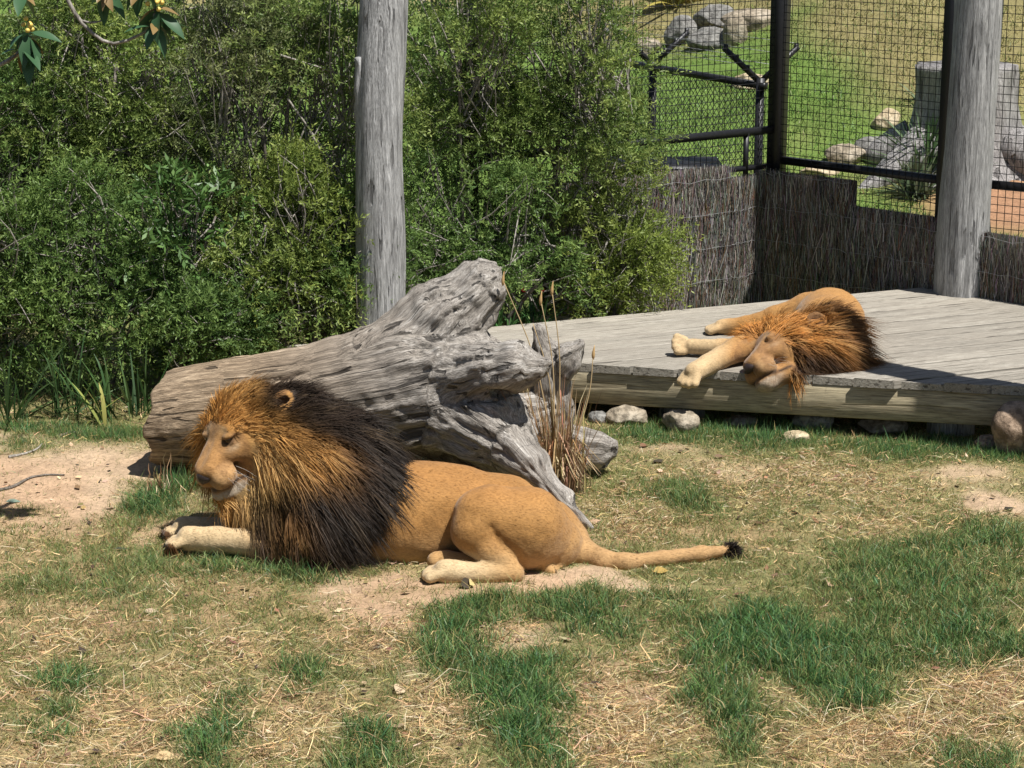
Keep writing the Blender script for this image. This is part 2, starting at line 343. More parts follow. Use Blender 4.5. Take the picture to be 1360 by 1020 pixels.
def masks(x, y):
    d = blobs(x, y, DIRT); d = np.clip(d * 1.35 - .2 * n2(x, y, 6, 31), 0, 1); l = blobs(x, y, LUSH); s = blobs(x, y, STRAW)
    d = d * (1 - .8 * l); l = np.clip(l * (.5 + 1.0 * n2(x, y, 5.5, 33)), 0, 1); return d, l, np.clip(s * (.6 + .8 * n2(x, y, 5, 34)), 0, 1)
ys = np.concatenate([np.arange(5.5, 14, .04), np.geomspace(14, 140, 120)]); xs = np.arange(-4.2, 4.2, .042)
xs = np.concatenate([-np.geomspace(90, 4.3, 45), xs, np.geomspace(4.25, 90, 45)])
X, Y = np.meshgrid(xs, ys); x, y = X.ravel(), Y.ravel(); z = hgt(x, y)
d, l, s = masks(x, y); near = sstep(16, 13.5, y)
soil = np.array([.30, .185, .105]); dirtc = np.array([.50, .36, .235]); strawc = np.array([.40, .29, .15]); under = np.array([.10, .10, .04])
w1 = n2(x, y, 3., 41)[:, None]
c = lerp(lerp(lerp(soil, strawc, w1), np.array([.17, .18, .07]), .7), under, (.1 + .6 * l)[:, None]); c = lerp(c, strawc * lerp(.8, 1.1, w1), s[:, None]); c = lerp(c, dirtc * lerp(.78, 1.08, n2(x, y, 12, 43))[:, None], d[:, None])
red = np.array([.40, .245, .145]); c = lerp(c, red, (.5 * sstep(.5, .75, n2(x, y, 1.1, 44)) * (1 - l))[:, None])
# beyond the fence: mown lawn, then a hillside of dry grass and bare brown earth
lawn = np.array([.13, .20, .045]); dryhill = np.array([.25, .215, .095]); bare = np.array([.27, .20, .13])
hm = sstep(.35, .62, n2(x, y, .45, 51) + .035 * (y - 25) + .05 * (x - 3)); f = lerp(lawn, dryhill, hm[:, None]) * lerp(.7, 1.2, n2(x, y, 1.7, 52))[:, None]
f = lerp(f, bare, (sstep(27.5, 29, y + .6 * x - 2.5 + 2 * (n2(x, y, .5, 53) - .5)) * sstep(5.5, 3.5, x))[:, None])
rs = GT(1345, 275)
f = lerp(f, np.array([.34, .19, .11]), (np.exp(-(((x - rs[0]) / .9) ** 2 + ((y - rs[1]) / 1.6) ** 2) ** 2))[:, None])
c = lerp(f, c, near[:, None])
ny, nx = X.shape; i = (np.arange(ny - 1)[:, None] * nx + np.arange(nx - 1)).ravel()
gnd = ob('ground', mesh('ground', np.stack([x, y, z], 1), np.stack([i, i + 1, i + nx + 1, i + nx], 1), None, c, True), M['ground']); tag(gnd, kind='structure')

# places where nothing grows: under the lion, the log and the deck
LOGA, LOGB = P(205, 560, 11.0)[:2], P(640, 560, 10.75)[:2]
def blocked(x, y):
    p = np.stack([x, y], 1); ba = LOGB - LOGA; t = np.clip(((p - LOGA) @ ba) / (ba @ ba), 0, 1); dl = np.linalg.norm(p - LOGA - t[:, None] * ba, axis=1)
    b = dl < .2
    b |= (((x + .42) / .80) ** 2 + ((y - 9.72) / .21) ** 2 < 1) | ((x > -1.55) & (x < -.8) & (np.abs(y - 9.66) < .06))
    b |= (x > -.36) & (x < .05) & (np.abs(y - 9.29) < .05)
    return b
# grass, one blade at a time: green blades and bleached straw
def scatter(n, y0, y1, mar=.5):
    y = np.sqrt(rng.uniform(y0 ** 2, y1 ** 2, n)); x = rng.uniform(-1, 1, n) * (.238 * y + mar); return x, y
NB = 950000
x, y = scatter(NB, 6.6, 12.6); k = ~blocked(x, y); x, y = x[k], y[k]
d, l, s = masks(x, y); cl = n2(x, y, 11, 61, 2); base = sstep(.25, .6, n2(x, y, 2.2, 62)) * .6 + .46
pg = (base * (1 - .62 * s) + .7 * l) * (.45 + 1.0 * sstep(.35, .65, cl)) * (1 - .97 * d)
k = rng.random(len(x)) < pg * .72; x1, y1, l1 = x[k], y[k], l[k]; n = len(x1)
L = (rng.gamma(6, .0052, n) * (1 + 1.3 * l1) * lerp(1, .65, sstep(10.7, 11.3, y1)) * lerp(.55, 1.45, n2(x1, y1, 8, 65, 2))).clip(.012, .15)
lean = rng.normal(size=(n, 3)) * np.where(l1 > .4, .42, .75)[:, None]; lean[:, 2] = 0; dirv = nrm(np.array([0, 0, 1.]) + lean)
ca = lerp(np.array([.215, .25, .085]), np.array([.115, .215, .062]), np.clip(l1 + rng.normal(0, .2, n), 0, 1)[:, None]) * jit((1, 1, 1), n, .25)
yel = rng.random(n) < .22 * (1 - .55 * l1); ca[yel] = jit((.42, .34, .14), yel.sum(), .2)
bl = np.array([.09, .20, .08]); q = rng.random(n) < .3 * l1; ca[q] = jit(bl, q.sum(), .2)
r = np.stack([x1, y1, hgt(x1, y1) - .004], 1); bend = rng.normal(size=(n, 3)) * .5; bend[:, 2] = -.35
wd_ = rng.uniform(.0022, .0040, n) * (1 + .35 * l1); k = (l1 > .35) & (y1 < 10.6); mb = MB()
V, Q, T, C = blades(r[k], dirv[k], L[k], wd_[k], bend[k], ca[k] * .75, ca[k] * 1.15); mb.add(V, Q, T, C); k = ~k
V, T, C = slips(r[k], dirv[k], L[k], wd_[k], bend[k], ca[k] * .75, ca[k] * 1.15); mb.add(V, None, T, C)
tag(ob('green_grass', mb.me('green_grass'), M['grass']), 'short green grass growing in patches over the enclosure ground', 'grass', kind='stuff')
print('grass', n)
ps = (.12 + .72 * s) * (1 - .93 * d) * (1 - .55 * l) * (.3 + 1.2 * n2(x, y, 6, 63))
k = (rng.random(len(x)) < ps * .30); x2, y2 = x[k], y[k]; s2 = s[k]; n = len(x2)
az = rng.uniform(0, 2 * math.pi, n); el = np.abs(rng.normal(.08, .25, n)); dirv = np.stack([np.cos(az) * np.cos(el), np.sin(az) * np.cos(el), np.sin(el)], 1)
ca = jit((.56, .41, .215), n, .3); q = rng.random(n) < .22; ca[q] = jit((.20, .13, .07), q.sum(), .25); q = rng.random(n) < .12; ca[q] = jit((.66, .56, .38), q.sum(), .12)
bend = rng.normal(size=(n, 3)) * .45; bend[:, 2] -= .12
V, Q, T, C = blades(np.stack([x2, y2, hgt(x2, y2) + rng.uniform(.002, .016, n)], 1), dirv, rng.gamma(5, .0125, n).clip(.02, .2) * (.8 + .4 * s2) * lerp(1.35, .85, sstep(7, 10, y2)), rng.uniform(.0018, .004, n), bend, ca, ca * 1.05)
tag(ob('dry_straw', mesh('dry_straw', V, Q, T, C), M['dry']), 'bleached dry straw lying over the bare ground between grass patches', 'straw', kind='stuff')
print('straw', n)
# broken leaf litter
x, y = scatter(5200, 6.8, 12.2); k = ~blocked(x, y); x, y = x[k], y[k]; d, l, s = masks(x, y); k = rng.random(len(x)) < .35 + .6 * s - .4 * l; x, y = x[k], y[k]; n = len(x)
az = rng.uniform(0, 6.283, n); u = np.stack([np.cos(az), np.sin(az), rng.normal(0, .3, n)], 1); v = np.stack([-np.sin(az), np.cos(az), rng.normal(0, .3, n)], 1); p = np.stack([x, y, hgt(x, y) + rng.uniform(.004, .014, n)], 1); a_ = rng.gamma(4, .0032, n)[:, None]; w_ = a_ * rng.uniform(.3, .8, (n, 1))
V = np.stack([p - u * a_, p - v * w_ + [0, 0, .003], p + u * a_ + [0, 0, .005], p + v * w_], 1).reshape(-1, 3); ca = jit((.24, .15, .085), n, .35); q = rng.random(n) < .3; ca[q] = jit((.52, .40, .25), q.sum(), .2); q = rng.random(n) < .25; ca[q] = jit((.07, .05, .035), q.sum(), .2)
tag(ob('leaf_litter', mesh('leaf_litter', V, np.arange(len(V)).reshape(-1, 4), None, np.repeat(ca, 4, 0)), M['dry']), 'crumbled brown leaf litter scattered over straw and soil', 'leaf litter', kind='stuff')
# lawn and hillside beyond the fence
n = 90000; y = rng.uniform(15.4, 34, n); x = rng.uniform(.02, .26, n) * y + rng.uniform(-.8, .8, n)
hm = sstep(.35, .62, n2(x, y, .45, 51) + .035 * (y - 25) + .05 * (x - 3)); k = (n2(x, y, 3, 71) > .33) & (y + .6 * x < 31 + 9 * (x > 4)) & (np.hypot(x - rs[0], (y - rs[1]) * .6) > .8)
x, y, hm = x[k], y[k], hm[k]; n = len(x)
ca = lerp(np.array([.12, .22, .045]), np.array([.31, .27, .11]), np.clip(hm * .85 + rng.normal(0, .35, n), 0, 1)[:, None]) * jit((1, 1, 1), n, .25)
lean = rng.normal(size=(n, 3)) * .6; lean[:, 2] = 0
V, T, C = slips(np.stack([x, y, hgt(x, y) - .005], 1), nrm(np.array([0, 0, 1.]) + lean), rng.gamma(6, .010, n), rng.uniform(.006, .012, n), rng.normal(size=(n, 3)) * .5 - [0, 0, .3], ca * .8, ca * 1.1)
tag(ob('hillside_grass', mesh('hillside_grass', V, None, T, C), M['grass']), 'mown lawn and dry grass covering the slope beyond the wire fence', 'grass', kind='stuff')

# ------------------------------------------------------------------ timber deck
ZD = .32
A, B = G(750, 482, ZD)[:2], G(1302, 511, ZD)[:2]; fd = (B - A) / np.linalg.norm(B - A)
bd = np.array([math.cos(math.radians(23)), math.sin(math.radians(23))]); bn = np.array([-bd[1], bd[0]])
BK = G(900, 411, ZD)[:2]
def isect(p, d, q, e):
    t = np.linalg.solve(np.stack([d, -e], 1), q - p); return p + d * t[0]
RE0, RE1 = G(1312, 381, ZD)[:2], G(1362, 409, ZD)[:2]
FR = isect(A, fd, RE0, (RE1 - RE0)); BR = isect(BK, bd, RE0, RE1 - RE0); FL = A - fd * 1.15; BL = BK - bd * (BK[0] + 1.3) / bd[0]
poly = [FL, FR, BR, BL]
def clip(poly, p, n):                    # keep the side where (x-p).n >= 0
    out = []
    for i in range(len(poly)):
        a, b_ = poly[i], poly[(i + 1) % len(poly)]; da, db = (a - p) @ n, (b_ - p) @ n
        if da >= 0: out.append(a)
        if (da >= 0) != (db >= 0): out.append(a + (b_ - a) * da / (da - db))
    return out
deck = empty('timber_deck', (*A, 0)); tag(deck, 'low platform of weathered grey timber planks in front of the brush fence', 'deck')
w = .142; o0 = min((p - BK) @ bn for p in poly); o1 = max((p - BK) @ bn for p in poly); k = 0; o_ = o0
Rz = Matrix.Rotation(math.radians(23), 4, 'Z')
while o_ < o1:
    sh = rng.normal(0, .012); g0 = rng.choice([.003, .006, .011]); p = [q + bd * sh for q in poly]
    p = clip(clip(p, BK + bn * (o_ + g0), bn), BK + bn * (o_ + w - .003), -bn)
    if len(p) >= 3 and np.ptp([(q - BK) @ bd for q in p]) > .15:
        c0 = sum(p) / len(p); lp = [((q - c0) @ bd, (q - c0) @ bn) for q in p]; n = len(lp); zt = rng.normal(0, .003); rot = rng.normal(0, .012)
        lp = np.array(lp); ar = sum(lp[i][0] * lp[(i + 1) % n][1] - lp[(i + 1) % n][0] * lp[i][1] for i in range(n))
        if ar < 0: lp = lp[::-1]
        be = .004; ins = lp - np.sign(lp) * be
        top = np.c_[ins, zt + rot * ins[:, 1]]; mid = np.c_[lp, zt + rot * lp[:, 1] - be]; bot = np.c_[lp, np.full(n, -.046)]
        bmv = [tuple(v) for v in np.concatenate([top, mid, bot])]
        F = [tuple(range(n))] + [(i, n + i, n + (i + 1) % n, (i + 1) % n) for i in range(n)] + [(n + i, 2 * n + i, 2 * n + (i + 1) % n, n + (i + 1) % n) for i in range(n)] + [tuple(range(3 * n - 1, 2 * n - 1, -1))]
        me = bpy.data.meshes.new('plank'); me.from_pydata(bmv, [], F); me.update()
        po = ob('plank', me, M['plank'], deck, (c0[0] - A[0], c0[1] - A[1], ZD)); po.rotation_euler = (0, 0, math.radians(23))
    o_ += w
def placed(name, V, Q, T, mt, parent, pl, smooth=False):     # a mesh given in world space, child of an empty at pl
    return ob(name, mesh(name, np.asarray(V) - np.asarray(pl), Q, T, None, smooth), mt, parent)
A2 = A.copy(); fn = np.array([fd[1], -fd[0]])           # out of the front edge
def along(p0, p1, off, zc, th, hh, name, mt=M['beam']):
    c_ = (p0 + p1) / 2 - fn * off; me = MB(); V, Q = box((0, 0, 0), (np.linalg.norm(p1 - p0), th, hh)); me.add(V, Q)
    o = ob(name, me.me(name), mt, deck, (c_[0] - A[0], c_[1] - A[1], zc)); o.rotation_euler = (0, 0, math.atan2(p1[1] - p0[1], p1[0] - p0[0])); bv = o.modifiers.new('b', 'BEVEL'); bv.width = .006; return o
along(FL + fd * .1, FR - fd * .05, .038, ZD - .048 - .09, .06, .18, 'beam')
for t in (.7, 1.4): along(FL + fd * .3 - fn * t, FR - fd * .2 - fn * t, 0, ZD - .048 - .07, .06, .14, 'joist')
for px in (1265, 1600, 900, 560):
    t = A + fd * ((px - 750) / 552 * np.linalg.norm(B - A)) - fn * .32
    V, Q, T = tube([(t[0], t[1], -.2), (t[0], t[1], ZD - .049)], [.135, .13], 16); placed('pier', V, Q, T, M['pole'], deck, (*A, 0))

# ------------------------------------------------------------------ timber poles
def pole(pts, rad, name, label, seed, knots=(), extra=None):
    n = 60; cv = curve(np.c_[np.asarray(pts), rad], n); V, Q, T = tube(cv[:, :3], cv[:, 3], 36)
    c_ = np.concatenate([np.repeat(cv[:, :3], 36, 0), cv[[0, -1], :3]]); dv = V - c_
    nz = fbm(np.c_[dv[:, :2] * 22, V[:, 2:] * 1.1 + seed], seed, 3); big = noise(np.c_[dv[:, :2] * 5, V[:, 2:] * 1.3 + seed], seed + 5)
    V = c_ + dv * (1 + .16 * (nz - .5) + .14 * (big - .5))[:, None]
    base = np.asarray(pts[0], float); root = empty(name, base); tag(root, label, 'pole', 'timber poles of the deck')
    placed('trunk', V, Q, T, M['pole'], root, base, True)
    for (p0, p1, r0, r1) in knots:
        V, Q, T = tube(curve(np.c_[np.array([p0, lerp(np.array(p0), np.array(p1), .5), p1]), [r0, (r0 + r1) / 2, r1]], 10)[:, :3], np.linspace(r0, r1, 10), 12)
        V = V + (fbm(V * 20, seed) - .5)[:, None] * .03; placed('branch_stub', V, Q, T, M['pole'], root, base, True)
    return root
p0 = G(506, 468, -.0); p0 = P(506, 480, 12.75); p0[2] = 0
pole([p0, P(504, 330, 12.72), P(503, 180, 12.75), P(508, 60, 12.8), P(512, -60, 12.85), P(516, -200, 12.9)], [.145, .142, .138, .142, .135, .13], 'timber_pole', 'grey weathered timber pole standing behind the fallen log', 3,
     [(P(483, 160, 12.75), P(476, 76, 12.72), .06, .02)])
q0 = G(1275, 388, ZD); q0[2] = -.1
pole([q0, P(1278, 300, q0[1]), P(1288, 180, q0[1] - .02), P(1297, 60, q0[1]), P(1302, -60, q0[1] + .03), P(1306, -220, q0[1] + .05)], [.175, .165, .15, .15, .15, .145], 'timber_pole', 'thick grey timber pole rising from the back corner of the deck', 9,
     [(P(1305, 400, q0[1] + .12), P(1308, 285, q0[1] + .1), .075, .03)])
r0 = np.array([3.12, 11.05, -.1])
pole([r0, r0 + (.02, 0, 1.2), r0 + (0, .02, 2.6), r0 + (.03, .03, 4.0)], [.15, .14, .14, .13], 'timber_pole', 'timber pole at the front corner whose shadow crosses the deck', 17)

# ------------------------------------------------------------------ brush fence and wire fence
CO = np.array([1.70, 15.05])             # the inner corner of the brush fence
LW = [np.array([.15, 13.93]), np.array([1.47, 14.83]), CO]
RW = [CO, np.array([2.25, 14.56]), np.array([2.86, 13.98]), np.array([3.60, 13.2])]
def brush_panel(parent, base, p0, p1, z0, z1, n, off=0.):
    dv = np.r_[(p1 - p0) / np.linalg.norm(p1 - p0), 0]; nv = np.array([dv[1], -dv[0], 0]); L = np.linalg.norm(p1 - p0)
    c = np.r_[(p0 + p1) / 2, (z0 + z1) / 2] - nv * .04
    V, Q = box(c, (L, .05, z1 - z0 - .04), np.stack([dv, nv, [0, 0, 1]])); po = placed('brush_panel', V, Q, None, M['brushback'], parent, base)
    n = int(n * 2.6); t = rng.uniform(0, L, n); zb = rng.uniform(z0 - .15, z1 - .1, n); ln = rng.gamma(6, .026, n); zt = np.minimum(zb + ln, z1 + rng.normal(-.004, .009, n)); zb = np.maximum(zb, z0)
    dep = rng.uniform(-.012, .022, n)
    a = np.r_[p0, 0] + dv * t[:, None] + nv * dep[:, None]; a[:, 2] = zb
    tilt = rng.normal(0, .16, n); b_ = a + dv * (tilt * (zt - zb))[:, None] + nv * (rng.normal(0, .012, n))[:, None]; b_[:, 2] = zt
    mid = (a + b_) / 2 + dv * rng.normal(0, .006, n)[:, None] + nv * rng.normal(.0, .004, n)[:, None]
    col = jit((.19, .175, .155), n, .5); q = rng.random(n) < .25; col[q] = jit((.50, .47, .43), q.sum(), .2); q = rng.random(n) < .1; col[q] = jit((.22, .13, .08), q.sum(), .2)
    wv = nrm(dv + nv * rng.normal(0, .5, n)[:, None])
    V, Q, C = strands(np.stack([a, mid, b_], 1), wv, np.array([.0052, .0046, .0025]) * rng.uniform(.4, 1.3, (n, 1)), col * .8, col)
    s = ob('brush_twigs', mesh('brush_twigs', V - base, Q, None, C), M['dry'], po); s['kind'] = 'stuff'
    mb = MB()
    for zz in np.arange(z0 + .12, z1, .23):
        nn = 14; tt = np.linspace(0, L, nn); pts = np.r_[p0, 0] + dv * tt[:, None] + nv * .028; pts[:, 2] = zz + rng.normal(0, .006, nn); V, Q, T = tube(pts, .0016, 4); mb.add(V - base, Q, T)
    ob('binding_wire', mb.me('binding_wire'), M['galv'], po)['kind'] = 'stuff'
bl = np.array([*LW[1], 0.]); bfl = empty('brush_fence', bl); tag(bfl, 'sunlit grey brush fence section left of the fence corner', 'fence', 'brush fence sections')
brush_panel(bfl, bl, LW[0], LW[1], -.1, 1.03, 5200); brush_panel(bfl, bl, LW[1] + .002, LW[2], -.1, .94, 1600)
br_ = np.array([*RW[1], 0.]); bfr = empty('brush_fence', br_); tag(bfr, 'dark brush fence section in shade behind the sleeping lion', 'fence', 'brush fence sections')
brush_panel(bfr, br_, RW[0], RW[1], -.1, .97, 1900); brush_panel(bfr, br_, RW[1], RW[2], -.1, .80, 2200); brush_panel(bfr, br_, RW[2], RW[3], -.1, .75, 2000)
# framed wire fence
FP = [np.array([-.25, 13.71]), np.array([1.81, 15.10]), np.array([2.79, 14.16]), np.array([4.0, 13.35])]
fb = np.array([*FP[1], 0]); wf = empty('wire_fence', fb); tag(wf, 'tall black steel fence of square welded wire mesh above the brush fence', 'fence')
for i, sz in ((1, .10), (2, .09), (0, .06), (3, .09)):
    V, Q = box((*FP[i], 1.9), (sz, sz, 4.0), Matrix.Rotation(.6, 3, 'Z')); placed('post', V, Q, None, M['steel'], wf, fb)
def rail(a, b_, za, zb, w=.05):
    V, Q = bar((*a, za), (*b_, zb), w); placed('rail', V, Q, None, M['steel'], wf, fb)
rail(FP[0], FP[1], 1.22, 1.23, .045); rail(FP[1], FP[2], 1.02, 1.02, .05); rail(FP[2], FP[3], 1.02, 1.02, .05); rail(FP[0], FP[1], .98, .98, .03); rail(FP[0], FP[1], 3.7, 3.7); rail(FP[1], FP[2], 3.7, 3.7); rail(FP[2], FP[3], 3.7, 3.7)
V, Q = bar((*lerp(FP[0], FP[1], .89), .9), (*lerp(FP[0], FP[1], .89), 1.22), .035); placed('short_post', V, Q, None, M['steel'], wf, fb)
def weld(a, b_, z0, z1, st=.05, off=.0):
    mb = MB(); L = np.linalg.norm(b_ - a); dv = (b_ - a) / L; nv = np.array([dv[1], -dv[0]]) * off
    for t in np.arange(.02, L, st):
        p = a + dv * t + nv; V, Q = bar((*p, z0), (*p, z1), .004); mb.add(V - fb, Q)
    for zz in np.arange(z0, z1, st):
        V, Q = bar((*(a + nv * 1.2), zz), (*(b_ + nv * 1.2), zz), .004); mb.add(V - fb, Q)
    s = ob('welded_mesh', mb.me('welded_mesh'), M['wire'], wf); s['kind'] = 'stuff'
weld(FP[0], FP[1], 1.0, 3.7); weld(FP[1], FP[2], .72, 3.7, .05, .03); weld(FP[2], FP[3], .6, 3.7, .05, .03)
# chain-link perimeter fence with forked arms
c0, c1 = np.array([1.74, 15.28]), np.array([.55, 17.4]); cb = np.array([*c0, 0]); cf = empty('chain_link_fence', cb)
tag(cf, 'low black chain link fence with forked arms running back from the steel post', 'fence'); L = np.linalg.norm(c1 - c0); dv = (c1 - c0) / L
def cl(t, z, o=0.): p = c0 + dv * t + np.array([-dv[1], dv[0]]) * o; return np.array([p[0], p[1], z])
mb = MB(); st = .055; ZT = 1.50; n = int((L + 1.6) / st)
for k in range(-int(1.5 / st), n):
    for sg in (1, -1):
        a_, b_ = (k * st, .05), (k * st + sg * 1.45, ZT)
        ts = np.array([a_[0], b_[0]]); lo, hi = 0., L
        pts = []
        for f in np.linspace(0, 1, 2): pts.append((a_[0] + (b_[0] - a_[0]) * f, a_[1] + (b_[1] - a_[1]) * f))
        (ta, za), (tb, zb) = pts
        def cut(t): return za + (zb - za) * (t - ta) / (tb - ta)
        t0, t1 = max(min(ta, tb), 0), min(max(ta, tb), L)
        if t1 - t0 > .02: V, Q = bar(cl(t0, cut(t0), .004 * sg), cl(t1, cut(t1), .004 * sg), .0032); mb.add(V - cb, Q)
s = ob('chain_link_mesh', mb.me('chain_link_mesh'), M['wire'], cf); s['kind'] = 'stuff'
V, Q = bar(cl(0, ZT), cl(L, ZT), .045); placed('top_rail', V, Q, None, M['steel'], cf, cb)
for t in (.06, 1.42, 2.4):
    V, Q = bar(cl(t, -.1), cl(t, ZT + .05), .055); po = placed('post', V, Q, None, M['steel'], cf, cb)
    for sg in (1, -1):
        a_ = cl(t, ZT + .02); e = a_ + np.array([sg * .26, .04 * sg, .24]); V, Q, T = tube([a_, e], [.022, .02], 8); arm = placed('forked_arm', V, Q, T, M['steel'], cf, cb)
        for f in (.35, .65, .95):
            c = lerp(a_, e, f); V, Q = box(c + (0, 0, .012), (.03, .03, .05)); placed('insulator', V, Q, None, M['steel'], arm, cb)
mb = MB()
for sg in (1, -1):
    for f in (.35, .65, .95):
        pts = [lerp(cl(t, ZT + .02), cl(t, ZT + .02) + np.array([sg * .26, .04 * sg, .24]), f) + (0, 0, .035) for t in (0, 1.42, 2.4)]; V, Q, T = tube(pts, .0016, 4); mb.add(V - cb, Q, T)
ob('strand_wire', mb.me('strand_wire'), M['galv'], cf)['kind'] = 'stuff'
# dark feed trough behind the left fence
tb_ = np.array([1.05, 15.35, 0.]); tr = empty('dark_bin', tb_); tag(tr, 'black low crate behind the wire fence beside the shrub', 'crate'); mb = MB()
V, Q = box(tb_ + (0, 0, .48), (.75, .5, .9)); placed('body', V, Q, None, M['steel'], tr, tb_)
V, Q = box(tb_ + (0, 0, .95), (.8, .55, .03)); placed('lid', V, Q, None, M['steel'], tr, tb_)

# ------------------------------------------------------------------ rocks
def rock(name, loc, size, mt, label, seed, group=None, rz=0., flat=.0):
    import bmesh
    bm = bmesh.new(); bmesh.ops.create_icosphere(bm, subdivisions=4, radius=1.); V = np.array([v.co[:] for v in bm.verts])
    r = np.random.default_rng(seed)
    for _ in range(9):
        nn = nrm(r.normal(size=3)); h = r.uniform(.62, .9); dd = V @ nn; V = V - np.maximum(dd - h, 0)[:, None] * nn * .9
    V = V * (1 + .22 * (fbm(V * 1.8 + seed, seed) - .5) + .12 * (fbm(V * 6 + seed, seed + 3) - .5))[:, None] * np.asarray(size)
    for v, c in zip(bm.verts, V): v.co = c
    me = bpy.data.meshes.new(name); bm.to_mesh(me); bm.free(); me.polygons.foreach_set('use_smooth', np.ones(len(me.polygons), bool))
    o = ob(name, me, mt, None, [float(q) for q in loc]); o.rotation_euler = (0, 0, rz); tag(o, label, 'rock', group); return o
def grock(px, py, wpx, hpx, mt, label, seed, z=None, group=None, rz=0., dsc=1.):   # py: where it meets the ground
    c = GT(px, py); k = SC(c); sx = wpx / k / 2; sz = hpx / k / 1.55; c = c + (0, sx * .5, sz * .52); return rock('rock', c, (sx, sx * .85 * dsc, sz), mt, label, seed, group, rz)
gd = 'rocks in the gully under the deck'
grock(905, 574, 52, 30, M['rock'], 'squarish tan rock poking out under the hanging lion paw', 1, group=gd)
grock(835, 566, 60, 28, M['rock'], 'low tan rock beneath the deck beam next to the tall dead grass', 2, group=gd)
grock(795, 562, 30, 16, M['greyrock'], 'small round pale grey stone beside the dark root stub', 3, group=gd)
grock(1056, 588, 40, 14, M['paleboulder'], 'small flat pale stone in the grass under the deck', 4, group=gd)
grock(1082, 574, 60, 30, M['greyrock'], 'dark rounded rock beneath the sleeping lion', 5, group=gd)
grock(985, 568, 46, 16, M['rock'], 'half hidden tan rock in green grass under the beam', 6, group=gd)
grock(1175, 578, 70, 22, M['rock'], 'long low tan rock beneath the beam next to the pier', 7, group=gd)
grock(1350, 606, 78, 72, M['redrock'], 'big rough brown boulder against the beam end', 8, rz=.5)
grock(1312, 602, 34, 24, M['redrock'], 'small brown rock between the pier and the big boulder', 9)
# beyond the fence
grock(1178, 172, 42, 28, M['paleboulder'], 'pale yellow boulder in the dry grass beside the big stump', 11)
grock(1125, 222, 60, 30, M['rock'], 'pinkish boulder by the strappy green clump', 12)
grock(1090, 234, 54, 14, M['paleboulder'], 'flat pale stone just behind the fence rail', 13)
grock(1172, 210, 74, 28, M['greyrock'], 'dark grey flat rock under the strappy green clump', 14)
grock(1000, 118, 56, 20, M['paleboulder'], 'pale boulder on the lawn behind the forked arm', 15)
gf = 'boulder pile on the far slope'
for i, (px, py, w_, h_, mk, lb) in enumerate([(858, 74, 44, 24, 'rock', 'low rounded boulder at the foot of the far boulder pile'), (905, 60, 46, 40, 'greyrock', 'dark split boulder in the far boulder pile'), (945, 66, 62, 30, 'greyrock', 'broad grey slab at the front of the far boulder pile'), (952, 38, 60, 32, 'greyrock', 'tilted grey boulder on top of the far boulder pile'), (1000, 40, 80, 34, 'rock', 'large tan boulder crowning the far boulder pile'), (978, 60, 36, 42, 'rock', 'upright tan rock at the right end of the far boulder pile')]):
    grock(px, py, w_, h_, M[mk], lb, 20 + i, group=gf)
# big cut stump on rocks
def stump():
    base = GT(1290, 236) + (0, .45, -.05); n = 48; m = 22; z = np.linspace(0, 1., m); V = []
    for zz in z:
        a = np.arange(n) * 2 * math.pi / n; f = 1.0 + .95 * np.exp(-zz / .22) * (.6 + .5 * np.cos(a * 5 + .7) ** 2) + .10 * np.cos(a * 7 + 1) * (1 - .4 * zz)
        lobe = fbm(np.c_[np.cos(a) * 3, np.sin(a) * 3, np.full(n, zz * 1.5)], 77) - .5; r = .45 * f * (1 + .35 * lobe)
        V.append(np.c_[base[0] + r * np.cos(a), base[1] + r * np.sin(a) * .9, np.full(n, base[2] + zz * 1.02)])
    V = np.concatenate(V); i = np.arange(m - 1)[:, None] * n; j = np.arange(n); kk = (j + 1) % n
    Q = np.stack([i + j, i + kk, i + n + kk, i + n + j], -1).reshape(-1, 4); V = np.concatenate([V, V[-n:].mean(0, keepdims=True) + (0, 0, .01)])
    T = np.stack([(m - 1) * n + j, (m - 1) * n + kk, np.full(n, len(V) - 1)], 1)
    e = empty('tree_stump', base); tag(e, 'massive grey cut tree stump with flared roots behind the wire fence', 'stump'); placed('trunk', V, Q, T, M['stump'], e, base, True)
    for a, l in ((-2.6, 1.0), (-1.7, .9), (-.7, 1.2), (3.0, .8), (.3, .9)):
        dv = np.array([math.cos(a), math.sin(a), 0]); pts = np.array([base + dv * .45 + (0, 0, .32), base + dv * .75 + (0, 0, .16), base + dv * l + (0, 0, .02), base + dv * (l + .25) + (0, 0, -.1)])
        cv = curve(np.c_[pts, [.2, .15, .1, .05]], 14); V, Q, T = tube(cv[:, :3], cv[:, 3], 12); V = V + (fbm(V * 6, 5) - .5)[:, None] * .07; placed('root', V, Q, T, M['stump'], e, base, True)
stump()

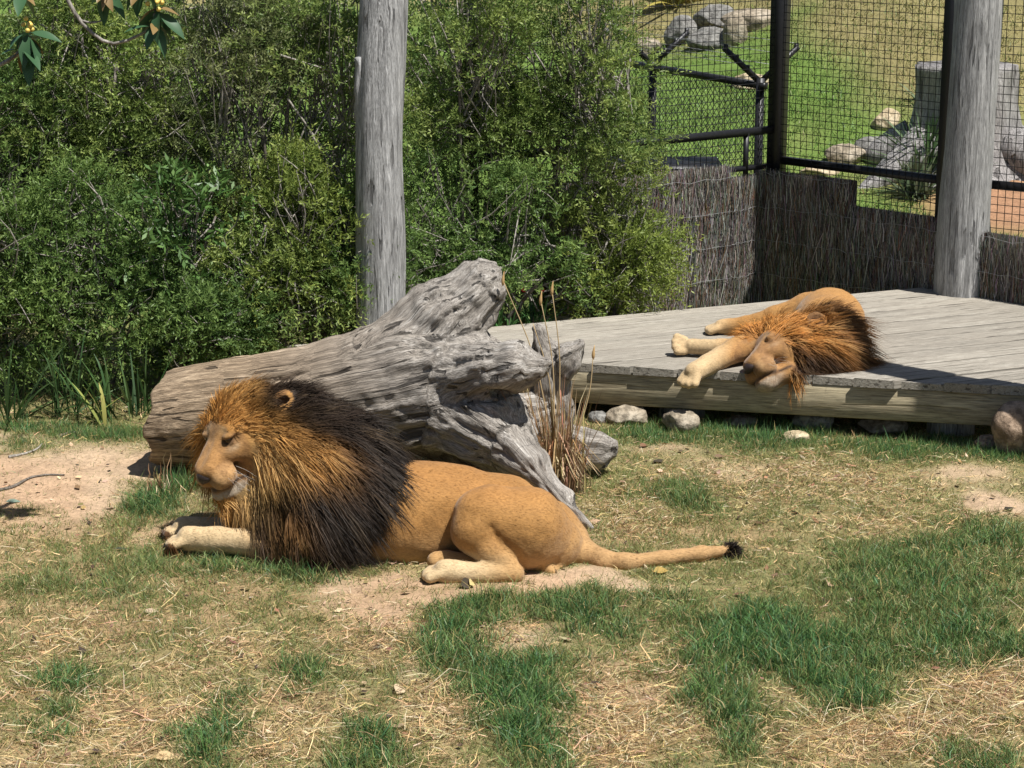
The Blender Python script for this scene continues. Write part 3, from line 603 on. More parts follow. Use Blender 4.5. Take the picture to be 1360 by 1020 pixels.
# ------------------------------------------------------------------ shrubs
def sprigs(p, d, Ls, K, ll, lw, c0, c1, spread=.9):      # leafy twigs -> diamond leaves
    N = len(p); a = nrm(np.cross(d, rng.normal(size=(N, 3)))); b = np.cross(d, a)
    t = np.tile(np.linspace(.08, 1, K), (N, 1)) + rng.normal(0, .03, (N, K)); ph = np.arange(K) * 2.4 + rng.uniform(0, 6, (N, 1))
    droop = np.zeros((N, K, 3)); droop[..., 2] = -.25 * t ** 2 * Ls[:, None]
    base = p[:, None] + d[:, None] * (t * Ls[:, None])[..., None] + droop
    rad = np.cos(ph)[..., None] * a[:, None] + np.sin(ph)[..., None] * b[:, None]
    ld = nrm(rad * spread + d[:, None] * .75 + rng.normal(0, .25, (N, K, 3))); l = ll * rng.uniform(.6, 1.25, (N, K)) * (1.1 - .35 * t)
    sd = nrm(np.cross(ld, rad + rng.normal(0, .7, (N, K, 3)))); w = lw * rng.uniform(.7, 1.2, (N, K))
    tip = base + ld * l[..., None]; mid = base + ld * (l * .5)[..., None]
    V = np.stack([base, mid - sd * w[..., None] / 2, tip, mid + sd * w[..., None] / 2], 2).reshape(-1, 3)
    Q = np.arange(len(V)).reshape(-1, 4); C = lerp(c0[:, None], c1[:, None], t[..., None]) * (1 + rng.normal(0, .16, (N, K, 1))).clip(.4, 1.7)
    return V, Q, np.repeat(C.reshape(-1, 3), 4, 0)
def shrub(px, y, zc, rx, ry, rz, nsp, pal, label, leaf=(.028, .008), K=26, group=None, seed=0, LsR=(.10, .22), mtl='leaf', name='shrub', nl=20, dens=.38):
    r = np.random.default_rng(seed); x = (px - 680) / FPX * (y * CP + 2 * SP); base = np.array([x, y, float(hgt([x], [y])[0])])
    e = empty(name, base); tag(e, label, 'shrub', group); c = np.array([x, y, zc])
    lob = nrm(r.normal(size=(nl, 3))) * r.uniform(.25, 1, (nl, 1)) ** .5 * np.array([rx, ry, rz]) * .72 + c; lob[:, 2] = np.maximum(lob[:, 2], .14); lr = r.uniform(.3, .55, nl) * min(rx, rz) * .85
    k = r.integers(0, nl, nsp * 3); dv = nrm(r.normal(size=(nsp * 3, 3)) + [0, -.25, .15]); p = lob[k] + dv * (lr[k] * r.uniform(.45, 1.05, nsp * 3) ** .6)[:, None]
    keep = (fbm(p * 4.5 + seed, seed) > dens) & (p[:, 2] > .03); p = p[keep][:nsp]; dv = dv[keep][:nsp]; n = len(p)
    d = nrm(dv * .8 + nrm(p - c) * .3 + np.array([0, 0, .35]) + r.normal(0, .35, (n, 3)))
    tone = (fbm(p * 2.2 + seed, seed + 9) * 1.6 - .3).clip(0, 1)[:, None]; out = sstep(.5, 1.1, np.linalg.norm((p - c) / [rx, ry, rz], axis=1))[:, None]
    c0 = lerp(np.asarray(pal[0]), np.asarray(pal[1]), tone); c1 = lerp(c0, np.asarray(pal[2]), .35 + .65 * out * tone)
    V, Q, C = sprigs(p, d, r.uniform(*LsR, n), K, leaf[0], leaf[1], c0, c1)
    s = ob('foliage', mesh('foliage', V - base, Q, None, C), M[mtl], e); s['kind'] = 'stuff'
    # stems, limbs and twigs
    for i in range(4):
        t = lob[i % nl]; b0 = base + r.normal(0, .07, 3) * [1, 1, 0] - [0, 0, .05]; m_ = lerp(b0, t, .5) + r.normal(0, .08, 3)
        cv = curve(np.c_[np.array([b0, m_, t]), [.024, .015, .006]], 10); V, Q, T = tube(cv[:, :3], cv[:, 3], 6); placed('stem', V, Q, T, M['bark'], e, base, True)
    mb = MB()
    for i in range(110):
        kk = r.integers(0, n); t = p[kk] + d[kk] * .12; b0 = lerp(base + [0, 0, zc * .3], lob[r.integers(0, nl)], r.uniform(.5, 1.)); 
        if np.linalg.norm(t - b0) > .8 * max(rx, rz): b0 = lerp(t, b0, .6)
        m_ = lerp(b0, t, .5) + r.normal(0, .05, 3); V, Q, T = tube(curve(np.array([b0, m_, t]), 5), np.linspace(.007, .002, 5), 4, False); mb.add(V - base, Q)
    s = ob('twigs', mb.me('twigs'), M['twig'], e); s['kind'] = 'stuff'; return e
M['twig'] = woodmat('pale_twig', (.12, .10, .08), (.33, .30, .26), (.52, .48, .43), scale=(30, 30, 8), bdist=.002)
OL = ((.055, .12, .03), (.17, .255, .056), (.43, .48, .135)); DG = ((.045, .105, .028), (.11, .20, .048), (.29, .39, .105)); YG = ((.08, .14, .028), (.21, .28, .055), (.42, .46, .11)); GR = ((.06, .09, .038), (.155, .19, .07), (.37, .38, .15))
gl = 'fine leaved shrubs behind the log'
S = [  # px, y, zc, rx, ry, rz, sprigs, palette, label
 (-10, 12.95, 1.25, .62, .5, 1.15, 1050, DG, 'dark green fine leaved shrub at the path end beneath the fig twigs'),
 (85, 13.1, 1.55, .62, .5, 1.2, 1150, OL, 'olive shrub standing over the strappy leaves near the dirt patch'),
 (195, 13.2, 1.75, .6, .5, 1.1, 1100, OL, 'olive green shrub rising over the glossy broad leaved bush'),
 (310, 13.25, 1.75, .6, .5, 1.15, 1100, GR, 'dusty olive shrub with pale dead twigs left of the timber pole'),
 (420, 13.2, 1.55, .6, .5, 1.25, 1150, OL, 'yellowish olive shrub right behind the timber pole'),
 (400, 12.85, .85, .5, .4, .62, 800, YG, 'low yellow green shrub behind the middle of the log'),
 (120, 12.6, .7, .6, .35, .68, 1150, DG, 'low dark shrub above the green grass fringe'),
 (250, 12.6, .45, .55, .3, .42, 900, DG, 'low dark shrub right behind the fallen log'),
 (0, 12.55, .68, .55, .3, .66, 1050, DG, 'low dark shrub at the far end of the dirt patch'),
 (350, 12.75, .5, .5, .3, .45, 800, OL, 'low olive shrub under the dusty twiggy shrub'),
 (470, 12.95, .7, .4, .35, .6, 600, DG, 'low dark shrub at the foot of the timber pole'),
 (640, 13.62, 1.75, .6, .5, 1.25, 1150, OL, 'tall green shrub right of the timber pole'),
 (770, 13.7, 1.75, .58, .45, 1.25, 1200, OL, 'tall olive shrub leaning against the sunlit brush fence'),
 (812, 13.62, .72, .5, .32, .6, 900, YG, 'low bright yellow green shrub at the back edge of the deck'),
 (590, 13.35, .8, .55, .4, .7, 800, DG, 'low dark green shrub behind the upturned root'),
 (690, 13.42, .7, .45, .35, .6, 650, DG, 'rounded dark shrub between the root and the yellow green shrub')]
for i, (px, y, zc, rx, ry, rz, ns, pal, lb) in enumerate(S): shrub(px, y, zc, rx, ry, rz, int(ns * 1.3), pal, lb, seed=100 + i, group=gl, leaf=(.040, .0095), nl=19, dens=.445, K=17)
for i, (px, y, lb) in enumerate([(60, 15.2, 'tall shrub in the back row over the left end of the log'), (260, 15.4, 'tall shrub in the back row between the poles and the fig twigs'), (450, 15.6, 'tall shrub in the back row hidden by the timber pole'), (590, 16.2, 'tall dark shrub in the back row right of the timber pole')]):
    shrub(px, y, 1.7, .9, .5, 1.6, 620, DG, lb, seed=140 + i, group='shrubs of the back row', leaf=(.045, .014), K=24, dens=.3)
shrub(232, 12.7, .85, .38, .32, .62, 230, ((.035, .085, .02), (.06, .14, .03), (.16, .26, .07)), 'glossy broad leaved green bush behind the cut log end', leaf=(.085, .02), K=13, seed=160, LsR=(.12, .22), mtl='bigleaf', name='broad_leaved_bush')
for i, (px, y, z, lb, pal) in enumerate([(860, 30, .5, 'dry brown bush on the bare slope above the boulders', ((.15, .12, .06), (.24, .19, .09), (.42, .35, .15))), (930, 31.5, .5, 'tawny bush at the skyline above the boulder pile', ((.12, .10, .05), (.2, .16, .08), (.34, .28, .14))), (1040, 31.5, .4, 'sparse brown bush at the top of the lawn', ((.12, .10, .06), (.2, .16, .1), (.3, .25, .15)))]):
    x_ = (px - 680) / FPX * y; shrub(px, y, z + float(hgt([x_], [y])[0]), .9, .6, .55, 260, pal, lb, seed=170 + i, leaf=(.09, .02), K=16)
# strap leaved clumps
def clump(base, n, Lr, w, col, name, label, cat='plant', spread=.55, mtl='grass', seg=6, group=None, stiff=.5, kind=True):
    base = np.asarray(base, float); e = empty(name, base); tag(e, label, cat, group)
    az = rng.uniform(0, 6.283, n); el = np.abs(rng.normal(0, spread, n)).clip(0, 1.3); d0 = np.stack([np.cos(az) * np.sin(el), np.sin(az) * np.sin(el), np.cos(el)], 1)
    L = rng.uniform(*Lr, n); r0 = rng.normal(0, .05, (n, 3)) * [1, 1, 0]; t = np.linspace(0, 1, seg)[None, :, None]
    out = np.stack([np.cos(az), np.sin(az), np.zeros(n)], 1)
    pts = r0[:, None] + d0[:, None] * t * L[:, None, None] + (out[:, None] * .35 - np.array([0, 0, .6])) * (t ** 2.2) * (L * rng.uniform(.1, 1, n) * stiff)[:, None, None]
    c = jit(col, n, .22); V, Q, C = strands(pts, nrm(np.cross(d0, out + rng.normal(0, .4, (n, 3)))), w * np.array([.6, 1, 1, .85, .6, .08])[:seg] * rng.uniform(.7, 1.2, (n, 1)), c * .75, c * 1.1)
    V[:, 2] = np.maximum(V[:, 2], -.01)
    s = ob('leaves', mesh('leaves', V, Q, None, C), M[mtl], e); s['kind'] = 'stuff'; return e
for i, (px, py, n, lr, lb) in enumerate([(20, 560, 26, (.25, .6), 'strap leaved clump in the shade where the dirt patch begins'), (85, 556, 30, (.3, .65), 'tall strap leaved clump with a bent yellow blade'), (140, 558, 26, (.25, .55), 'strap leaved clump at the edge of the green fringe'), (185, 552, 22, (.2, .5), 'strap leaved clump tucked against the cut log end')]):
    clump(G(px, py), n, lr, .014, (.06, .115, .035), 'strap_leaved_plant', lb, group='strap leaved plants under the shrubs')
e = clump(G(128, 566), 4, (.28, .4), .026, (.38, .40, .12), 'strap_leaved_plant', 'broad yellow green strap leaves leaning out of the shade', spread=.45)
c = GT(1230, 232); clump(c, 260, (.35, .75), .022, (.10, .17, .07), 'strappy_clump', 'spiky green strappy clump in front of the big stump', spread=.6)
c = GT(1215, 262); clump(c, 160, (.25, .5), .022, (.12, .15, .08), 'strappy_clump', 'grey green strappy clump low behind the fence rail', spread=.8)
c = GT(1195, 170); clump(c + (.4, .5, 0), 110, (.3, .6), .025, (.09, .15, .05), 'strappy_clump', 'dark spiky clump between the pale boulder and the stump', spread=.6)
c = GT(900, 8); clump(c, 110, (.6, 1.1), .05, (.42, .34, .08), 'strappy_clump', 'yellowing strappy clump above the far boulder pile', spread=.5)
for i, (px, py, lb) in enumerate([(660, 436, 'small leafy weed with red flowers at the deck edge behind the root'), (712, 424, 'small weed with a red flower behind the dry grass stems')]):
    c = G(px, py, ZD) + (0, .25, -.1); e = clump(c, 40, (.12, .26), .014, (.08, .18, .05), 'flowering_weed', lb, group='weeds behind the deck')
    for j in range(3 if i == 0 else 2):
        f = np.array([rng.uniform(-.14, .14), rng.uniform(-.08, .02), rng.uniform(.16, .27)]); a = np.arange(6) * math.pi / 3; V = [f]; V += [f + .018 * np.array([math.cos(t), -.4, math.sin(t)]) for t in a]; T = [(0, 1 + k, 1 + (k + 1) % 6) for k in range(6)]
        V += [f + .01 * np.array([math.cos(t + .5), 1.5, math.sin(t + .5)]) for t in a]
        ob('flower', mesh('flower', V, None, T + [(7 + k, 7 + (k + 1) % 6, 0) for k in range(6)], np.tile([.55, .03, .035], (13, 1))), M['bigleaf'], e)

# ------------------------------------------------------------------ fig twigs hanging into the top corner
def leafmesh(L=.11, W=.045):
    n = 7; t = np.linspace(0, 1, n); w = W * np.sin(np.pi * t ** .85) * .5 + .001; V = []
    for a, b in zip(t, w): V += [(a * L, -b, -.25 * L * a * a + .25 * b), (a * L, 0, -.25 * L * a * a), (a * L, b, -.25 * L * a * a + .25 * b)]
    Q = []; [Q.extend([(3 * i, 3 * i + 1, 3 * i + 4, 3 * i + 3), (3 * i + 1, 3 * i + 2, 3 * i + 5, 3 * i + 4)]) for i in range(n - 1)]
    return mesh('leaf', V, Q, None, np.tile([.05, .115, .05], (len(V), 1)), True)
LM = [leafmesh(.14, .05), leafmesh(.12, .045), leafmesh(.15, .055)]; LMY = leafmesh(.10, .04); 
for q in LM + [LMY]: q.materials.append(M['bigleaf'])
a_ = LMY.attributes['Col'].data; [setattr(v, 'color', (.24, .16, .06, 1)) for v in a_]
import bmesh
bmf = bmesh.new(); bmesh.ops.create_icosphere(bmf, subdivisions=2, radius=.011); fm = bpy.data.meshes.new('fruit'); bmf.to_mesh(fm); bmf.free(); fm.materials.append(simple('yellow_fig', (.62, .45, .10), .4)); fm.polygons.foreach_set('use_smooth', np.ones(len(fm.polygons), bool))
def figtwig(base, limbs, clusters, label):
    e = empty('fig_branch', base); tag(e, label, 'branch', 'fig branches overhanging the enclosure')
    for pts, r0, r1 in limbs:
        cv = curve(np.array(pts), 14); V, Q, T = tube(cv, np.linspace(r0, r1, 14), 7); placed('limb', V, Q, T, M['twig'], e, base, True)
    for c, n, nf in clusters:
        for j in range(n):
            az = j * 2.4 + rng.uniform(-.3, .3); el = rng.uniform(-1.2, .2); lo = ob('leaf', LM[j % 3] if rng.random() < .85 else LMY, None, e, [float(v) for v in (np.asarray(c) - base + rng.normal(0, .01, 3))])
            lo.rotation_euler = (rng.normal(0, .3), -el, az)
        for j in range(nf): ob('fruit', fm, None, e, [float(v) for v in (np.asarray(c) - base + rng.normal(0, .018, 3) + [0, -.01, .025])])
Yf = 9.6
figtwig(P(75, -60, Yf), [([P(75, -60, Yf), P(88, -5, Yf), P(112, 34, Yf), P(148, 58, Yf), P(190, 44, Yf), P(204, 30, Yf)], .011, .005), ([P(106, 27, Yf), P(124, 30, Yf), P(142, 25, Yf + .05)], .005, .003), ([P(204, 30, Yf), P(206, 5, Yf)], .005, .004)], [(P(205, 32, Yf), 9, 0), (P(209, 14, Yf), 7, 6), (P(140, -12, Yf), 8, 0), (P(190, -14, Yf), 8, 0)], 'hanging fig branch with long drooping leaves beside yellow fruit')
figtwig(P(-60, 100, Yf), [([P(-60, 100, Yf), P(-10, 90, Yf), P(18, 76, Yf), P(32, 66, Yf), P(36, 48, Yf)], .011, .005)], [(P(30, 68, Yf), 11, 0), (P(38, 44, Yf), 9, 7), (P(28, -8, Yf), 6, 0)], 'pale fig branch tip with a cluster of yellow figs and hanging leaves')

# ------------------------------------------------------------------ fallen log with roots
def px3(l): return [(P(a, b, y), r / SC(P(a, b, y))) for a, b, y, r in l]
CH = [px3([(190, 556, 11.08, 62), (330, 549, 11.0, 75), (450, 534, 10.92, 84), (555, 512, 10.82, 90), (620, 505, 10.75, 66)]),
      px3([(520, 500, 10.84, 74), (585, 430, 10.86, 54), (625, 396, 10.88, 40), (648, 378, 10.86, 25)]),
      px3([(585, 520, 10.72, 70), (650, 495, 10.52, 38), (690, 486, 10.42, 26), (716, 488, 10.36, 16)]),
      px3([(600, 540, 10.72, 70), (655, 575, 10.52, 50), (692, 600, 10.40, 26)]),
      px3([(655, 570, 10.52, 40), (705, 618, 10.28, 24), (745, 662, 10.10, 15), (786, 704, 9.98, 7)]),
      px3([(670, 560, 10.85, 34), (735, 545, 10.98, 26), (726, 480, 10.98, 24), (714, 440, 10.96, 12)]),
      px3([(730, 498, 10.98, 20), (752, 474, 10.94, 16), (770, 456, 10.92, 9)]),
      px3([(700, 590, 10.88, 34), (755, 598, 10.92, 27), (790, 600, 10.9, 25)]),
      px3([(620, 400, 10.88, 30), (628, 370, 10.92, 20), (655, 356, 10.9, 11)]),
      px3([(600, 560, 10.9, 60), (640, 600, 10.95, 40), (660, 640, 11.0, 28)])]
allp = np.array([p for ch in CH for p, r in ch]); g = SDF(allp.min(0) - .36, allp.max(0) + .36, .0115)
for ci, ch in enumerate(CH):
    for (a, ra), (b, rb) in zip(ch[:-1], ch[1:]): g.cone(a, b, ra, rb, .05 if ci else .02)
g.ell(P(668, 520, 10.42), (.06, .10, .05), None, .03, '-'); g.ell(P(560, 640, 10.55), (.42, .2, .15), None, .06, '-'); g.ell(P(655, 470, 10.5), (.05, .07, .03), None, .02, '-')
g.cone(P(560, 500, 10.42), P(640, 470, 10.40), .025, .03, .03, '-'); g.cone(P(600, 455, 10.55), P(625, 415, 10.6), .015, .02, .02, '-')
e0 = P(220, 556, 11.08); ed = nrm(np.array([1, -.25, -.12])); Xg = np.meshgrid(*g.ax, indexing='ij'); pl = sum((e0[i] - Xg[i]) * ed[i] for i in range(3)).astype(np.float32)
pl += (.02 * np.sin(Xg[2] * 31) * np.sin(Xg[1] * 23)).astype(np.float32); g.D = np.maximum(g.D, pl); del Xg, pl
V, Q = g.mesh(); V = relax(V, Q, 1, .5); N0 = g.normal(V)
best = np.full(len(V), 9.); gr = np.zeros((len(V), 3)); fr0 = nrm(np.cross(CH[0][1][0] - CH[0][0][0], [.1, .3, 1.])); ax0 = nrm(CH[0][3][0] - CH[0][0][0]); f20 = np.cross(ax0, fr0)
for ch in CH:
    rel = ch[0][0] - CH[0][0][0]; s0 = rel @ ax0; fr = fr0.copy(); o1, o2 = ((rel @ fr0), (rel @ f20)) if ch is not CH[0] else (0, 0)
    for (a, ra), (b, rb) in zip(ch[:-1], ch[1:]):
        ax = nrm(b - a); L = np.linalg.norm(b - a); fr = nrm(fr - ax * (fr @ ax)); f2 = np.cross(ax, fr); t = np.clip(((V - a) @ ax) / L, 0, 1); pr = V - a - np.outer((V - a) @ ax, ax)
        dd = np.linalg.norm(V - a - np.outer(t * L, ax), axis=1) / (ra + t * (rb - ra)); k = dd < best; best[k] = dd[k]
        gr[k] = np.stack([(pr @ fr + o1) * 34, (pr @ f2 + o2) * 34, (s0 + t * L) * 1.5], 1)[k]; s0 += L
wv = fbm(V * 3.1, 5)[:, None] * np.array([1.2, 1.2, .4]); gr = gr + wv
rough = fbm(gr * .65, 11, 3); lump = fbm(V * 5.5, 12) - .5; right = sstep(-1.0, -.3, V[:, 0])
V = V + N0 * ((rough - .5) * lerp(.022, .06, right) + lump * lerp(.03, .085, right) - .022 * sstep(.62, .72, fbm(gr * [.5, .5, .22] + 40, 13, 2)) )[:, None]
LB = np.array([*LOGB, 0.]); lg = empty('fallen_log', LB); tag(lg, 'fallen grey driftwood log with upturned gnarled roots behind the lion', 'log')
warm = sstep(-.3, -1.5, V[:, 0])
lo = ob('trunk', mesh('trunk', V - LB, Q, None, None, True, {'grain': gr, 'warm': warm}), M['log'], lg)
nt = M['log'].node_tree; bs = nt.nodes['Principled BSDF']; l0 = bs.inputs['Base Color'].links[0].from_socket
wm = mixc(nt, attr(nt, 'warm').outputs['Fac'], (1, 1, 1), (.98, .80, .60)); nt.links.new(mixc(nt, 1., l0, wm, 'MULTIPLY'), bs.inputs['Base Color'])
# dead grass tuft growing through the roots
def tuft(base, n, H, label, name='dead_grass_tuft'):
    base = np.asarray(base); e = empty(name, base); tag(e, label, 'dry grass'); t = np.linspace(0, 1, 7)[None, :, None]
    az = rng.uniform(0, 6.283, n); d = np.stack([np.cos(az), np.sin(az), np.zeros(n)], 1); L = H * rng.beta(2.5, 2.2, n) * 1.2
    r0 = d * rng.uniform(0, .12, n)[:, None] + rng.normal(0, .02, (n, 3)) * [1, 1, 0]; le = rng.gamma(2, .10, n)
    pts = r0[:, None] + (np.array([-.06, 0, 1.]) * t + d[:, None] * (t ** 1.7) * le[:, None, None]) * L[:, None, None] + np.cumsum(rng.normal(0, .006, (n, 7, 3)), 1)
    br_ = rng.random(n) < .5; k = np.where(br_)[0]; pts[k, 4:] = pts[k, 3:4] + (d[k, None] * .5 + np.array([0, 0, -.5])) * (np.arange(1, 4) * .07)[None, :, None] * L[k, None, None] * 2
    c = jit((.36, .235, .12), n, .3); q = rng.random(n) < .3; c[q] = jit((.56, .44, .27), q.sum(), .15); q = rng.random(n) < .2; c[q] = jit((.17, .10, .055), q.sum(), .2)
    V, Q, C = strands(pts, nrm(np.cross(d + rng.normal(0, .5, (n, 3)), [0, 0, 1.])), np.array([.006, .006, .006, .0055, .005, .004, .001]) * rng.uniform(.5, 1.3, (n, 1)), c * .85, c * 1.1)
    V[:, 2] = np.maximum(V[:, 2], -.01); s = ob('stalks', mesh('stalks', V, Q, None, C), M['dry'], e); s['kind'] = 'stuff'; return e
tf = G(742, 652); e = tuft(tf, 720, .54, 'tall clump of brown dead grass between the log roots')
for (px, py), b0, rr in (((668, 372), (735, 600), 1), ((718, 398), (735, 600), 1), ((733, 385), (738, 600), 1), ((708, 430), (735, 600), 0), ((788, 470), (760, 600), 1)):
    a = P(*b0, tf[1] + .05); b_ = P(px, py, tf[1] + .12); cv = curve(np.array([a, lerp(a, b_, .5) + [.03, 0, .04], b_]), 9); V, Q, T = tube(cv, np.linspace(.004, .0022, 9), 5)
    st = ob('flower_stalk', mesh('flower_stalk', V - tf, Q, T, np.tile([.5, .37, .2], (len(V), 1))), M['dry'], e)
    if rr: V, Q, T = tube(curve(np.array([b_ - [0, 0, .03], b_, b_ + [.006, 0, .045]]), 7), [.002, .007, .009, .009, .007, .004, .001], 6); ob('seed_head', mesh('seed_head', V - tf, Q, T, np.tile([.58, .38, .17], (len(V), 1))), M['dry'], st)
tuft(G(210, 668) + (0, .1, 0), 60, .2, 'scruffy half green tuft at the foot of the cut log end')

# ------------------------------------------------------------------ fallen twigs and leaves
def gz(p, up=.006): p = np.asarray(p, float); return np.array([p[0], p[1], float(hgt(p[0:1], p[1:2])[0]) + up])
for k, (pp, lb) in enumerate([([(0, 653), (18, 650), (40, 640), (62, 635), (86, 634)], 'dark bent stick lying on the bare dirt'), ([(12, 610), (30, 606), (48, 601), (56, 594)], 'pale curved twig on the dirt under the shrubs'), ([(80, 582), (96, 577), (106, 578)], 'short dark twig on the grass fringe'), ([(1138, 742), (1150, 750), (1164, 748)], 'thin twig lying in the grass beyond the tail tuft')]):
    pts = [gz(G(*q)) for q in pp]; c0 = pts[0]; V, Q, T = tube(curve(np.array(pts), 16), np.linspace(.009, .004, 16), 6); V = V + (fbm(V * 40, k) - .5)[:, None] * .006
    o = ob('twig', mesh('twig', V - c0, Q, T, None, True), M['bark'] if k != 1 else M['twig'], None, [float(v) for v in c0]); tag(o, lb, 'twig')
def fleaf(px, py, L, W, col, label, rz, tilt=.3, up=.01):
    me = leafmesh(L, W); [setattr(v, 'color', (*col, 1)) for v in me.attributes['Col'].data]; c = gz(G(px, py), up)
    o = ob('fallen_leaf', me, M['bigleaf'] if col[1] > col[0] else M['dry'], None, [float(v) for v in c]); o.rotation_euler = (tilt, -.15, rz); tag(o, label, 'leaf', 'fallen leaves')
for a in [(8, 668, .07, .03, (.2, .26, .2), 'grey green fallen leaf on the bare dirt by the stick', .2), (150, 729, .07, .016, (.06, .07, .05), 'slim dark fallen leaf in front of the lion paw', .1), (612, 782, .06, .05, (.06, .045, .03), 'dark curled leaf in front of the hind paw', .4, .9, .02), (624, 782, .05, .035, (.62, .5, .22), 'yellow curled leaf in front of the hind paw', 1.2, .9, .02), (868, 762, .07, .04, (.4, .27, .08), 'yellow brown leaf below the lion tail', .3, .5, .015), (1100, 782, .08, .05, (.52, .36, .24), 'curled pinkish brown leaf in the grass beyond the tail', 1.4, .8, .02), (1125, 800, .05, .03, (.6, .48, .36), 'small pale leaf in the grass beyond the tail', .2), (527, 925, .09, .05, (.6, .46, .3), 'pale tan leaf on the straw left of the lush tuft', 1.3, .5, .015), (575, 945, .07, .04, (.6, .44, .28), 'tan leaf nestled in straw by the lush tuft', -.4), (1205, 855, .07, .04, (.42, .29, .15), 'brown leaf in the green grass', .3), (840, 985, .08, .05, (.6, .45, .24), 'yellowish leaf on the straw patch between the lush tufts', .9), (205, 1008, .08, .05, (.58, .42, .22), 'tan leaf on straw by the dark tuft', .1), (190, 817, .07, .03, (.5, .38, .26), 'tan leaf in the short olive grass', .2), (948, 612, .06, .03, (.2, .13, .08), 'dark brown leaf on the dirt in front of the deck', .1), (850, 598, .06, .035, (.22, .12, .07), 'reddish brown leaf near the gully rocks', .6)]: fleaf(*a)
# ------------------------------------------------------------------ lions
TAN = np.array([.365, .185, .056]); PALE = np.array([.56, .42, .24]); WHITE = np.array([.70, .65, .56]); DARK = np.array([.022, .016, .012]); GOLD = np.array([.40, .20, .055]); BRN = np.array([.13, .06, .022]); PGOLD = np.array([.58, .385, .16])
class Head:
    def __init__(s, C, f, roll, k=1.):
        s.C = np.asarray(C, float); s.f = nrm(f); h = np.array([-s.f[1], s.f[0], 0]); h = nrm(h)       # h: the lion's left
        u = np.cross(s.f, h); a = math.radians(roll); s.s = -(h * math.cos(a) + u * math.sin(a)); s.u = np.cross(s.s, s.f); s.u = u * math.cos(a) - h * math.sin(a); s.k = k
        s.R = np.stack([s.f, s.u, s.s])
    def w(s, a, b, c): return s.C + s.k * (a * s.f + b * s.u + c * s.s)
    def l(s, p): return ((p - s.C) @ s.R.T) / s.k
def head_sdf(g, H, closed=False):
    k = H.k
    def E(c, r, kk=.02, op='+', R=None): g.ell(H.w(*c), np.array(r) * k, H.R if R is None else R @ H.R, kk * k, op)
    def Cn(a, b, ra, rb, kk=.02, op='+'): g.cone(H.w(*a), H.w(*b), ra * k, rb * k, kk * k, op)
    E((-.02, .015, 0), (.145, .12, .12), .03)
    E((.06, .045, 0), (.085, .062, .085), .03)
    for sg in (1, -1):
        E((.04, -.035, sg * .075), (.10, .085, .06), .03)
        Cn((.085, .072, sg * .035), (.105, .062, sg * .075), .024, .020, .02)
        Cn((.07, .046, sg * .020), (.245, -.026, sg * .026), .044, .034, .025)
        E((.222, -.078, sg * .043), (.062, .055, .054), .012)
        E((.13, -.02, sg * .065), (.05, .035, .03), .03)
        if not closed: E((.128, .036, sg * .070), (.020, .015, .021), .012, '-')
        else: E((.122, .038, sg * .066), (.018, .014, .024), .012); Cn((.143, .034, sg * .048), (.126, .026, sg * .092), .003, .003, .005, '-')
        E((.118, .034, sg * .064), (.018, .017, .02), .006)
        E((.130, .023, sg * .069), (.016, .007, .024), .006); E((.128, .055, sg * .069), (.022, .010, .028), .006)
        RM = np.array([[.6, 0, sg * .8], [0, 1, 0], [-sg * .8, 0, .6]]); E((-.125, .030, sg * .150), (.030, .062, .058), .012, '+', RM)
        E((-.108, .032, sg * .176), (.026, .046, .042), .008, '-', RM)
        E((.288, -.056, sg * .020), (.012, .007, .008), .006, '-')
    E((.268, -.034, 0), (.024, .028, .044), .012)
    E((.236, -.154 if not closed else -.144, 0), (.046, .038, .050), .016)
    Cn((.03, -.11, 0), (.205, -.146, 0), .08, .046, .03)
    for sg in (1, -1):
        Cn((.285, -.112, 0), (.250, -.124, sg * .056), .006, .006, .006, '-'); Cn((.250, -.124, sg * .056), (.15, -.122, sg * .095), .006, .006, .006, '-')
    Cn((.292, -.066, 0), (.286, -.110, 0), .004, .005, .005, '-')
